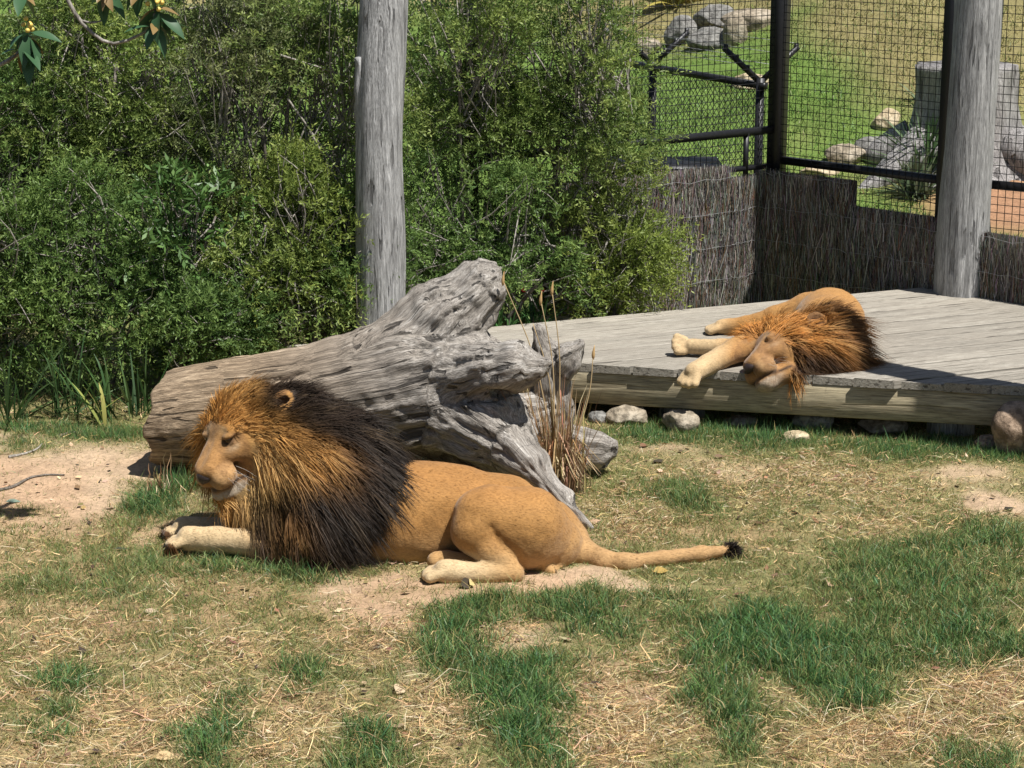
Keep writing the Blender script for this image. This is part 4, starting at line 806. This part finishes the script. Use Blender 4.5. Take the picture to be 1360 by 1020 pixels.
def head_paint(H, V, col, closed=False):
    q = H.l(V); f, u, s = q.T; a = np.abs(s); inh = (f > -.16) & (np.hypot(u, s) < .2) & (f < .36)
    def put(m, c, w=1.):
        m = (np.clip(m, 0, 1) * inh * w)[:, None]; col[:] = lerp(col, np.asarray(c), m)
    def ga(cf, cu, cs, rf, ru, rs): return np.exp(-(((f - cf) / rf) ** 2 + ((u - cu) / ru) ** 2 + ((a - cs) / rs) ** 2))
    put(sstep(.05, .12, f) * .6 * (((f - .14) / .2) ** 2 + ((u + .03) / .19) ** 2 + (s / .16) ** 2 < 1), (.40, .21, .075))
    put(ga(.17, .03, 0, .09, .05, .03), (.47, .25, .09), .8); put(ga(.16, .0, .045, .05, .02, .012), (.27, .14, .06), .7)
    put(ga(.225, -.08, .06, .05, .035, .03), (.56, .41, .24), .9)
    put(ga(.125, .004, .074, .03, .012, .022) * 1.3, (.62, .50, .34), .95)          # pale under the eye
    put(ga(.10, .085, .055, .04, .022, .026), (.52, .34, .16), .8)            # pale brow
    if closed: put(np.exp(-(((f - .136) / .025) ** 2 + ((u - .030) / .006) ** 2 + ((a - .07) / .028) ** 2)) * 1.4, DARK, 1.); put(ga(.13, .045, .07, .03, .02, .03), (.24, .12, .05), .6); put(ga(.20, .0, .05, .05, .03, .012), (.15, .08, .04), .8)
    else: put(ga(.135, .034, .066, .022, .013, .032) * 1.9, DARK, 1.)                   # eye rims
    put(ga(.155, .008, .044, .022, .026, .009) * 1.5, (.05, .025, .015), .95); put(ga(.17, -.03, .062, .02, .03, .010), (.22, .11, .05), .8)        # tear line
    put(ga(.10, .05, .098, .02, .02, .014), (.16, .08, .035), .7)
    put(ga(.03, .10, 0, .03, .03, .022), (.16, .08, .03), .7); put(ga(.08, .085, 0, .05, .04, .013), (.18, .09, .035), .8); put(ga(.07, .10, .085, .03, .03, .014), (.16, .08, .03), .7)
    put(sstep(.4, .65, fbm(q * 38, 61)) * (f > .05) * (((f - .14) / .2) ** 2 + ((u + .03) / .19) ** 2 + (s / .16) ** 2 < 1), (.22, .115, .045), .5)
    put(ga(.284, -.055, 0, .022, .024, .038) * 1.2, (.04, .025, .02), 1.)          # nose leather
    put(ga(.285, -.09, 0, .02, .025, .006), DARK, .95)
    lip = np.exp(-((u + .121 - .05 * (f - .25)) / .009) ** 2) * (a < .1) * (f > .10); put(lip, (.03, .018, .015), .95)
    put(sstep(-.130, -.142, u) * sstep(.13, .19, f), WHITE * [.85, .8, .74] * lerp(.4, .85, fbm(q * 60, 8))[:, None], .7 if closed else .8)
    if closed: put(np.full(len(V), 1.) * sstep(.3, .65, fbm(q * 22, 19)) * (((f - .14) / .19) ** 2 + ((u + .03) / .17) ** 2 + (s / .14) ** 2 < 1), (.20, .10, .04), .55)
    for i in range(3):
        for j in range(4): put(ga(.235 - .022 * j, -.058 - .012 * i, .036 + .008 * j, .0045, .0035, .008), (.12, .07, .04), .6)
    put(ga(-.12, .03, .16, .06, .08, .07) * 1.3, (.20, .10, .04), .9); put(ga(-.105, .032, .17, .028, .036, .036), (.10, .05, .03), .9)         # inside of the ears
    return col
def lion(name, label, base, prims, H, lo, hi, h, paint, maneroot, manedir, manecol, nmane, mlen, extras=None, furn=45000, seed=1, eyes=True):
    e = empty(name, base); tag(e, label, 'lion', 'lions resting in the enclosure'); g = SDF(lo, hi, h)
    for pr in prims:
        if pr[0] == 'c':
            for (a, ra), (b, rb) in zip(pr[1][:-1], pr[1][1:]): g.cone(a, b, ra, rb, pr[2], *(pr[3:]))
        else: g.ell(*pr[1:])
    head_sdf(g, H, not eyes); V, Q = g.mesh(); V = relax(V, Q, 2, .45)
    N = g.normal(V, h * 1.5); V = V + N * ((fbm(V * 8, 71) - .5) * .014 + (fbm(V * [30, 30, 12], 72, 2) - .5) * .004)[:, None]; col = np.tile(TAN, (len(V), 1)); col = paint(V, N, col); col = head_paint(H, V, col, not eyes)
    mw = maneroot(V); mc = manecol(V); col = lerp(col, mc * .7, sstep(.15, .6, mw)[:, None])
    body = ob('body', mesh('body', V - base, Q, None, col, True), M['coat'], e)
    r = np.random.default_rng(seed)
    # short coat
    k = r.choice(len(V), furn); k = k[(mw[k] < .5) & (V[k, 2] > base[2] + .004)]; p = V[k] + r.normal(0, h * .4, (len(k), 3)); n = N[k]; fl = manedir(p, 'coat'); d = nrm(fl - n * (fl * n).sum(1, keepdims=True) + n * .05 + r.normal(0, .06, n.shape))
    L = r.uniform(.007, .014, len(k)) * np.where(np.linalg.norm(p - H.w(.15, -.03, 0), axis=1) < .2 * H.k, .6, 1); pts = p[:, None] + d[:, None] * (np.linspace(0, 1, 2)[None, :, None] * L[:, None, None]) - n[:, None] * .001
    cc = col[k] * (1 + r.normal(0, .16, (len(k), 1))).clip(.5, 1.5); Vf, Qf, Cf = strands(pts, nrm(np.cross(d, n)), np.array([.0014, .0004]), cc * .97, cc * 1.08)
    s = ob('short_fur', mesh('short_fur', Vf - base, Qf, None, Cf), M['hair'], body); s['kind'] = 'stuff'
    # mane in locks
    nl = nmane // 16; W = mw.clip(0, 1) ** 1.0; W[mw < .3] = 0; ar = W / W.sum(); kc = r.choice(len(V), nl, p=ar)
    cp = V[kc]; cn = N[kc]; kk = np.repeat(np.arange(nl), 16); n = cn[kk]; cw = r.normal(0, .013, (len(kk), 3)); p = cp[kk] + cw; p = p - n * g.sample(np.clip(p, np.asarray(lo) + .02, np.asarray(hi) - .02))[:, None] * 1.0 - n * .004
    fl, lift, ml = manedir(cp, 'mane'); fl = nrm(fl + r.normal(0, .16, fl.shape)); ltan = fl - cn * (fl * cn).sum(1, keepdims=True); d0 = nrm(nrm(ltan) + cn * (lift[:, None] * r.uniform(.5, 1.5, (nl, 1))))
    shag = r.random(nl) < .14; d0 = nrm(d0 + cn * (shag * r.uniform(.1, .5, nl))[:, None]); Lk = (ml * mlen * r.uniform(.6, 1.25, nl) * np.where(shag, 1.45, 1.))[kk] * r.uniform(.75, 1.15, len(kk)); m = 4; t = np.linspace(0, 1, m)[None, :, None]
    ctip = cp + d0 * (ml * mlen)[:, None] + fl * .03; d = nrm(d0[kk] + r.normal(0, .13, (len(kk), 3)))
    grav = np.array([0, 0, -1.]); pts = p[:, None] + d[:, None] * t * Lk[:, None, None] + (grav * .38 + fl[kk][:, None] * .25) * (t ** 2) * Lk[:, None, None]
    wob = np.cumsum(r.normal(0, .0035, (len(kk), m, 3)), 1); pts = pts + wob - (cw[:, None] * .55) * t
    if name == 'sleeping_lion': ins = ((pts[..., :2] - A2) @ fn) < .012; pts[..., 2] = np.where(ins, np.maximum(pts[..., 2], ZD + .006), pts[..., 2])
    else: pts[..., 2] = np.maximum(pts[..., 2], base[2] + .006)
    c0 = .4 * manecol(p) + .6 * manecol(pts[:, 1]); c1 = manecol(lerp(pts[:, 2], pts[:, 3], .4)); jj = (1 + r.normal(0, .20, nl)).clip(.5, 1.6)[kk][:, None] * (1 + r.normal(0, .14, (len(kk), 1))).clip(.5, 1.6)
    sp = (r.random(nl) < .16)[kk]; c1[sp] = lerp(c1[sp], PGOLD, .45 * np.clip(c1[sp].sum(1) / .5, 0, 1)[:, None])
    tw = r.normal(0, .5, (len(kk), 1)); wv = nrm(np.cross(d, n) + n * tw)
    Vm, Qm, Cm = strands(pts, wv, np.array([.0034, .0034, .0027, .0005]) * r.uniform(.6, 1.2, (len(kk), 1)), c0 * jj * .8, c1 * jj * 1.2)
    s = ob('mane', mesh('mane', Vm - base, Qm, None, Cm), M['hair'], e); s['kind'] = 'stuff'
    # eyes, nose, whiskers
    for sg in ((1, -1) if eyes else ()):
        bm = bmesh.new(); bmesh.ops.create_uvsphere(bm, u_segments=20, v_segments=12, radius=.0165 * H.k); me = bpy.data.meshes.new('eye'); bm.to_mesh(me); bm.free(); me.polygons.foreach_set('use_smooth', np.ones(len(me.polygons), bool))
        ob('eye', me, M['eye'], e, [float(v) for v in H.w(.131, .0385, sg * .068) - base])
    nv = []; a = np.arange(16) * 2 * math.pi / 16
    for rr, ff in ((1., .276), (.85, .294), (.45, .302), (.02, .303)): nv += [H.w(ff - .01 * abs(math.cos(t)) * rr, -.050 + rr * (.028 * math.sin(t) - .006 * math.cos(2 * t)), rr * .047 * math.cos(t) * (1 if math.sin(t) > -.2 else .75)) for t in a]
    i = np.arange(3)[:, None] * 16; j = np.arange(16); Qn = np.stack([i + j, i + (j + 1) % 16, i + 16 + (j + 1) % 16, i + 16 + j], -1).reshape(-1, 4)
    ob('nose', mesh('nose', np.array(nv) - base, Qn, None, None, True), M['nose'], e)
    mb = MB()
    for sg in (1, -1):
        for j in range(6):
            a0 = H.w(.225 - .02 * (j % 4), -.066 - .01 * (j // 4), sg * (.05 + .004 * (j % 4))); b0 = a0 + H.k * (.12 + .03 * r.random()) * nrm(H.s * sg * .9 - H.u * (.25 + .25 * r.random()) + H.f * .15 * r.normal()); Vw, Qw, Tw = tube(curve(np.array([a0, lerp(a0, b0, .5) + [0, 0, .008], b0]), 6), np.linspace(.0007, .0003, 6), 4, False); mb.add(Vw - base, Qw)
    s = ob('whiskers', mb.me('whiskers'), M['whisker'], e); s['kind'] = 'stuff'
    if extras: extras(e, g, r, base)
    return e
M['whisker'] = simple('whisker_white', (.6, .56, .5), .5)
def toes(prims, c, f, s, u, k=1., claws=None):
    for i, o_ in enumerate((-.050, -.018, .018, .050)):
        ln = .068 - .014 * (abs(o_) > .03); a = c + s * o_ * k * .85 + f * .012 * k; b = c + s * o_ * k * 1.05 + f * (.012 + ln) * k - u * .016 * k
        prims.append(('c', [(a, .024 * k), (b, .0245 * k)], .003)); 
        if claws is not None: claws.append((b + f * .018 * k - u * .004 * k, f, u))
def claw_objs(e, cl, base):
    for b, f, u in cl: V, Q, T = tube([b - f * .012, b + f * .008 - u * .003, b + f * .02 - u * .016], [.007, .005, .0008], 8); placed('claw', V, Q, T, M['claw'], e, base, True)
# ---- the alert lion lying along the log
B1 = np.array([-.45, 9.70, 0.]); H1 = Head(P(325, 567, 9.76), (-.60, -.66, -.43), 9, 1.12)
pr = []; cl1 = []
pr.append(('c', px3([(415, 655, 9.72, 74), (480, 677, 9.70, 70), (545, 682, 9.70, 68), (605, 679, 9.70, 58)]), .05))
pr.append(('c', px3([(590, 676, 9.70, 58), (668, 688, 9.72, 53), (728, 712, 9.70, 44), (756, 724, 9.68, 26)]), .07))
pr.append(('c', px3([(520, 700, 9.64, 52), (572, 708, 9.64, 46)]), .05)); pr.append(('e', P(592, 690, 9.40), (.035, .06, .10), None, .06, '-'))                       # belly
pr.append(('c', px3([(440, 655, 9.60, 52), (425, 690, 9.50, 44)]), .05))                       # near shoulder
pr.append(('c', px3([(655, 690, 9.47, 46), (700, 702, 9.50, 55), (735, 722, 9.55, 38)]), .022))   # near thigh
pr.append(('c', px3([(634, 684, 9.44, 33), (630, 705, 9.40, 30), (658, 738, 9.36, 21)]), .03))    # knee and shank
pr.append(('c', px3([(650, 732, 9.34, 20), (684, 762, 9.30, 13)]), .02))
pr.append(('c', px3([(684, 764, 9.27, 12), (640, 762, 9.27, 14), (592, 759, 9.27, 17)]), .015))   # hind foot
pr.append(('c', px3([(660, 690, 9.95, 48), (720, 712, 9.92, 40)]), .05))                       # far thigh
pr.append(('c', px3([(640, 750, 9.42, 12), (592, 745, 9.42, 14), (580, 745, 9.42, 13)]), .015))
pr.append(('c', px3([(756, 722, 9.68, 25), (780, 739, 9.56, 18), (800, 745, 9.50, 14.5), (830, 748, 9.46, 12), (880, 742, 9.50, 10.5), (930, 735, 9.56, 9), (972, 731, 9.60, 6.5)]), .03))   # tail
pr.append(('c', px3([(722, 750, 9.44, 12), (734, 760, 9.41, 8)]), .012)); pr.append(('c', px3([(752, 735, 9.55, 12), (740, 757, 9.44, 6)]), .012))
pr.append(('c', px3([(415, 700, 9.50, 40), (395, 724, 9.50, 24)]), .03)); pr.append(('c', px3([(398, 724, 9.49, 23), (345, 722, 9.51, 19), (290, 717, 9.57, 17), (252, 715, 9.60, 18)]), .02))   # near foreleg
pr.append(('c', px3([(380, 700, 9.85, 24), (300, 702, 9.84, 16), (245, 701, 9.84, 16)]), .02))    # far foreleg
# bulk under the mane
pr.append(('c', px3([(450, 652, 9.70, 80), (405, 612, 9.74, 76), (366, 582, 9.76, 50)]), .06))
pr.append(('c', px3([(420, 690, 9.62, 48), (376, 690, 9.65, 46), (345, 668, 9.68, 34), (335, 640, 9.70, 30)]), .06)); pr.append(('c', px3([(340, 540, 9.75, 22), (390, 550, 9.75, 32), (455, 588, 9.69, 36), (500, 625, 9.69, 34)]), .05))
pr.append(('c', px3([(306, 542, 9.80, 18), (288, 575, 9.86, 18), (284, 612, 9.86, 14)]), .03))
for a_, b_ in (((652, 700), (668, 735)), ((660, 712), (682, 742)), ((672, 722), (694, 745))): pr.append(('c', px3([(*a_, 9.315, 2.), (*b_, 9.305, 2.)]), .02, '-'))
toes(pr, P(248, 716, 9.595), np.array([-1, -.05, -.05]), np.array([0, 1., 0]), np.array([0, 0, 1.]), .95, cl1)
toes(pr, P(242, 702, 9.84), np.array([-1, 0, -.05]), np.array([0, 1., 0]), np.array([0, 0, 1.]), .9, cl1)
toes(pr, P(590, 758, 9.27), np.array([-1, -.02, -.05]), np.array([0, 1., 0]), np.array([0, 0, 1.]), .95)
def w2px(V):
    d = V - [0, 0, CAMH]; dep = d[:, 1] * CP - d[:, 2] * SP; return 680 + FPX * d[:, 0] / dep, 510 - FPX * (d[:, 1] * SP + d[:, 2] * CP) / dep
def paint1(V, N, col):
    z = V[:, 2]; x, y = V[:, 0], V[:, 1]
    n = fbm(V * 6, 3); col = col * lerp(.78, 1.16, n)[:, None] * lerp(.92, 1.06, fbm(V * [25, 25, 60], 4))[:, None]
    col = lerp(col, PALE * [.95, .9, .8], (sstep(.2, .03, z) * .35)[:, None])
    hf = sstep(.13, .08, z) * (y < 9.36) * sstep(.02, -.22, x); col = lerp(col, PALE, (hf * .9)[:, None])
    ff = sstep(-1.05, -1.25, x) * (z < .2); col = lerp(col, PALE, (ff * .85)[:, None])
    col = lerp(col, TAN * [.8, .7, .62], (sstep(.26, .40, z) * (x > -.6) * .5)[:, None])
    col = lerp(col, np.array([.40, .24, .11]), (sstep(.1, .5, x) * .5)[:, None]); return col
FC1 = H1.w(.14, -.03, 0)
fore1 = px3([(398, 724, 9.49, 23), (345, 722, 9.51, 19), (240, 713, 9.60, 18)]); fore1b = px3([(380, 700, 9.85, 24), (240, 701, 9.84, 16)])
def dseg(V, ch):
    b = np.full(len(V), 9.)
    for (a, ra), (c, rc) in zip(ch[:-1], ch[1:]): ba = c - a; t = np.clip(((V - a) @ ba) / (ba @ ba), 0, 1); b = np.minimum(b, np.linalg.norm(V - a - t[:, None] * ba, axis=1) - (ra + t * (rc - ra)))
    return b
def mane1(V):
    z = V[:, 2]; x = V[:, 0]; w = sstep(0, .05, (-.515 - (.42 - z) * .72) - x + .05 * (noise(V * 9, 3) - .5))
    q = H1.l(V); face = np.sqrt(((q[:, 0] - .16) / .20) ** 2 + ((q[:, 1] + .035) / np.where(q[:, 1] > -.035, .138, .160)) ** 2 + (q[:, 2] / .140) ** 2)
    w = w * sstep(.92, 1.12, face); ear = np.minimum(np.linalg.norm(q - [-.11, .04, .16], axis=1), np.linalg.norm(q - [-.11, .04, -.16], axis=1)); w = w * sstep(.058, .074, ear)
    w = w * sstep(.012, .03, np.minimum(dseg(V, fore1), dseg(V, fore1b))) ; w = w * sstep(.01, .05, z); return w
def mdir1(V, what):
    rad = nrm(V - H1.w(.15, -.02, 0)); back = np.array([1., 0, -.05])
    if what == 'coat':
        return np.tile([1., 0, -.12], (len(V), 1)) * .5 + rad * .5 * (np.linalg.norm(V - FC1, axis=1) < .35)[:, None]
    q = H1.l(V); d = np.linalg.norm(V - FC1, axis=1); ruff = sstep(.34, .18, d)
    top = sstep(.45, .7, V[:, 2]); fl = rad * (.55 + .3 * ruff)[:, None] + back * (.55 - .35 * ruff)[:, None] + np.array([0, 0, -1.]) * (.75 * (1 - top))[:, None] + np.array([.25, 0, .25]) * top[:, None]
    lift = lerp(.16, .5, top); ml = lerp(.75, 1.0, sstep(.15, .4, d)) * lerp(.55, 1., sstep(.05, .25, V[:, 2])); ml = ml * lerp(1., .75, top)
    return nrm(fl), lift, ml
def mcol1(V):
    px, py = w2px(V); z = V[:, 2]; nz = fbm(V * 7, 21) - .5; q = H1.l(V); d = np.linalg.norm((V - FC1) * [1, .8, 1], axis=1)
    c = lerp(GOLD, BRN, sstep(.26, .52, d + .16 * nz)[:, None])
    c = lerp(c, GOLD * [1.25, 1.15, 1.0], (sstep(.30, .16, d + .1 * nz))[:, None])
    cheek = np.exp(-(((px - 335) / 45) ** 2 + ((py - 640) / 55) ** 2)); c = lerp(c, PGOLD, (cheek * .9)[:, None])
    c = lerp(c, GOLD * 1.0, (.75 * np.exp(-(((px - 420) / 55) ** 2 + ((py - 615) / 40) ** 2)))[:, None])
    dk = sstep(440, 505, px + 90 * nz + .15 * (py - 600)); dk = np.maximum(dk, sstep(690, 715, py + 45 * nz + .58 * (px.clip(300, 400) - 310)) * sstep(285, 305, px)); dk = np.maximum(dk, sstep(325, 360, px + 30 * nz) * sstep(570, 545, py - .42 * (px - 380) + 25 * nz)* .95)
    c = lerp(c, DARK, dk[:, None]); c = lerp(c, lerp(BRN, TAN, .5), (.75 * np.exp(-(((px - 385) / 30) ** 2 + ((py - 715) / 28) ** 2)))[:, None]); return c
def extra1(e, g, r, base):
    c = P(978, 732, 9.60); n = 3200; d = nrm(r.normal(size=(n, 3)) + [1.0, 0, -.1]); L = r.uniform(.03, .06, n); p = c - [.03, 0, 0] + r.normal(0, .008, (n, 3)); t = np.linspace(0, 1, 4)[None, :, None]
    pts = p[:, None] + d[:, None] * t * L[:, None, None] - np.array([0, 0, .012]) * t ** 2; pts[..., 2] = np.maximum(pts[..., 2], .004); V, Q, C = strands(pts, nrm(np.cross(d, r.normal(size=(n, 3)))), np.array([.004, .0045, .004, .0008]), np.tile(DARK, (n, 1)), np.tile(DARK * 1.3, (n, 1)))
    s = ob('tail_tuft', mesh('tail_tuft', V - base, Q, None, C), M['hair'], e); s['kind'] = 'stuff'; claw_objs(e, cl1, base)
lion('lying_lion', 'golden male lion with dark mane lying on the ground along the log', B1, pr, H1, (-1.68, 9.02, -.04), (1.10, 10.16, .95), .0084, paint1, mane1, mdir1, mcol1, 76000, .112, extra1, 70000, 1)

# ---- the sleeping lion on the deck
B2 = np.array([1.75, 12.1, ZD]); H2 = Head(P(1044, 461, 11.97), (-.80, -.58, -.10), 0, 1.10)
def rollhead(H, a): a = math.radians(a); u, s = H.u.copy(), H.s.copy(); H.u = u * math.cos(a) + s * math.sin(a); H.s = -u * math.sin(a) + s * math.cos(a); H.R = np.stack([H.f, H.u, H.s])
rollhead(H2, 38)
p2 = []; cl2 = []
p2.append(('c', px3([(1085, 455, 12.1, 40), (1098, 440, 12.3, 44), (1102, 428, 12.55, 44), (1104, 421, 12.8, 38)]), .05))
p2.append(('c', px3([(1110, 418, 12.75, 31), (1075, 417, 12.7, 28), (1030, 424, 12.72, 17)]), .03)); p2.append(('c', px3([(1030, 424, 12.72, 16), (990, 431, 12.74, 11), (958, 434, 12.76, 9.5)]), .02))
p2.append(('c', px3([(1040, 455, 12.1, 34), (1000, 458, 12.05, 22), (975, 466, 11.98, 16), (940, 484, 11.86, 13.5), (922, 494, 11.80, 14)]), .02))
p2.append(('c', px3([(1010, 465, 12.1, 18), (960, 462, 12.16, 12), (918, 460, 12.2, 10)]), .02))
p2.append(('c', px3([(1110, 468, 12.03, 30), (1088, 468, 11.98, 38), (1062, 464, 12.0, 36)]), .05)); p2.append(('c', px3([(1098, 482, 11.98, 22), (1066, 490, 11.86, 15), (1048, 495, 11.80, 12), (1030, 497, 11.79, 9)]), .04)); p2.append(('c', px3([(1048, 446, 12.0, 15), (1082, 442, 12.05, 18), (1110, 456, 12.05, 18)]), .04))
fa = nrm(np.array([-.55, -.6, -.55])); sa = nrm(np.cross(fa, [0, 0, 1.])); toes(p2, P(920, 495, 11.79), fa, sa, np.cross(sa, fa), .95, cl2)
fa = nrm(np.array([-1, .05, .05])); toes(p2, P(912, 459, 12.2), fa, np.array([0, .5, .85]), np.array([0, .85, -.5]), .85)
fa = nrm(np.array([-1, .0, -.1])); toes(p2, P(955, 434, 12.76), fa, np.array([0, 1, 0.]), np.array([0, 0, 1.]), .85)
def paint2(V, N, col):
    col = col * 1.05
    px, py = w2px(V); col = col * lerp(.88, 1.1, fbm(V * 6, 3))[:, None]; col = lerp(col, PALE, (sstep(985, 940, px) * .8)[:, None]); return col
FC2 = H2.w(.14, -.03, 0)
legs2 = [p2[k][1] for k in (1, 2, 4)]; leg2 = p2[3][1][2:]
def mane2(V):
    px, py = w2px(V); q = H2.l(V); face = np.sqrt(((q[:, 0] - .16) / .20) ** 2 + ((q[:, 1] + .035) / np.where(q[:, 1] > -.035, .138, .160)) ** 2 + (q[:, 2] / .140) ** 2)
    w = sstep(.92, 1.12, face) * sstep(12.20, 12.10, V[:, 1]) * sstep(.02, .035, dseg(V, leg2)) * sstep(980, 1000, px); ear = np.minimum(np.linalg.norm(q - [-.11, .04, .16], axis=1), np.linalg.norm(q - [-.11, .04, -.16], axis=1)); w = w * sstep(.044, .060, ear)
    w = w * (1 - sstep(.11, .15, q[:, 0]) * sstep(-.06, -.1, q[:, 1]))
    for l_ in legs2: w = w * sstep(.01, .02, dseg(V, l_))
    return w
def mdir2(V, what):
    rad = nrm(V - H2.w(.15, -.02, 0))
    if what == 'coat': return np.tile([.2, 1., 0], (len(V), 1)) * .6 + rad * .4 * (np.linalg.norm(V - FC2, axis=1) < .35)[:, None]
    d = np.linalg.norm(V - FC2, axis=1); ruff = sstep(.34, .18, d); fl = rad * .7 + np.array([.6, .25, .1]) * (1 - ruff)[:, None] + np.array([.0, -.1, -.5]) * sstep(.62, .45, V[:, 2])[:, None]
    return nrm(fl), np.full(len(V), .28), lerp(.7, 1., sstep(.15, .4, d))
def mcol2(V):
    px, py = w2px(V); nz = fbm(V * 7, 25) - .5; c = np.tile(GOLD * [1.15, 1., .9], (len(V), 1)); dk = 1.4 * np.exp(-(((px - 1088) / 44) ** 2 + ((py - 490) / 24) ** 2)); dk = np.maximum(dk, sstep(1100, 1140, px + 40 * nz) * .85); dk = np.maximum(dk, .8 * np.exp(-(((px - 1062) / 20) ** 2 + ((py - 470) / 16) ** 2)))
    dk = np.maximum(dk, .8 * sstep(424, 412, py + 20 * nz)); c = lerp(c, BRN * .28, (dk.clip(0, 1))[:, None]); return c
def extra2(e, g, r, base): claw_objs(e, cl2[:0], base)
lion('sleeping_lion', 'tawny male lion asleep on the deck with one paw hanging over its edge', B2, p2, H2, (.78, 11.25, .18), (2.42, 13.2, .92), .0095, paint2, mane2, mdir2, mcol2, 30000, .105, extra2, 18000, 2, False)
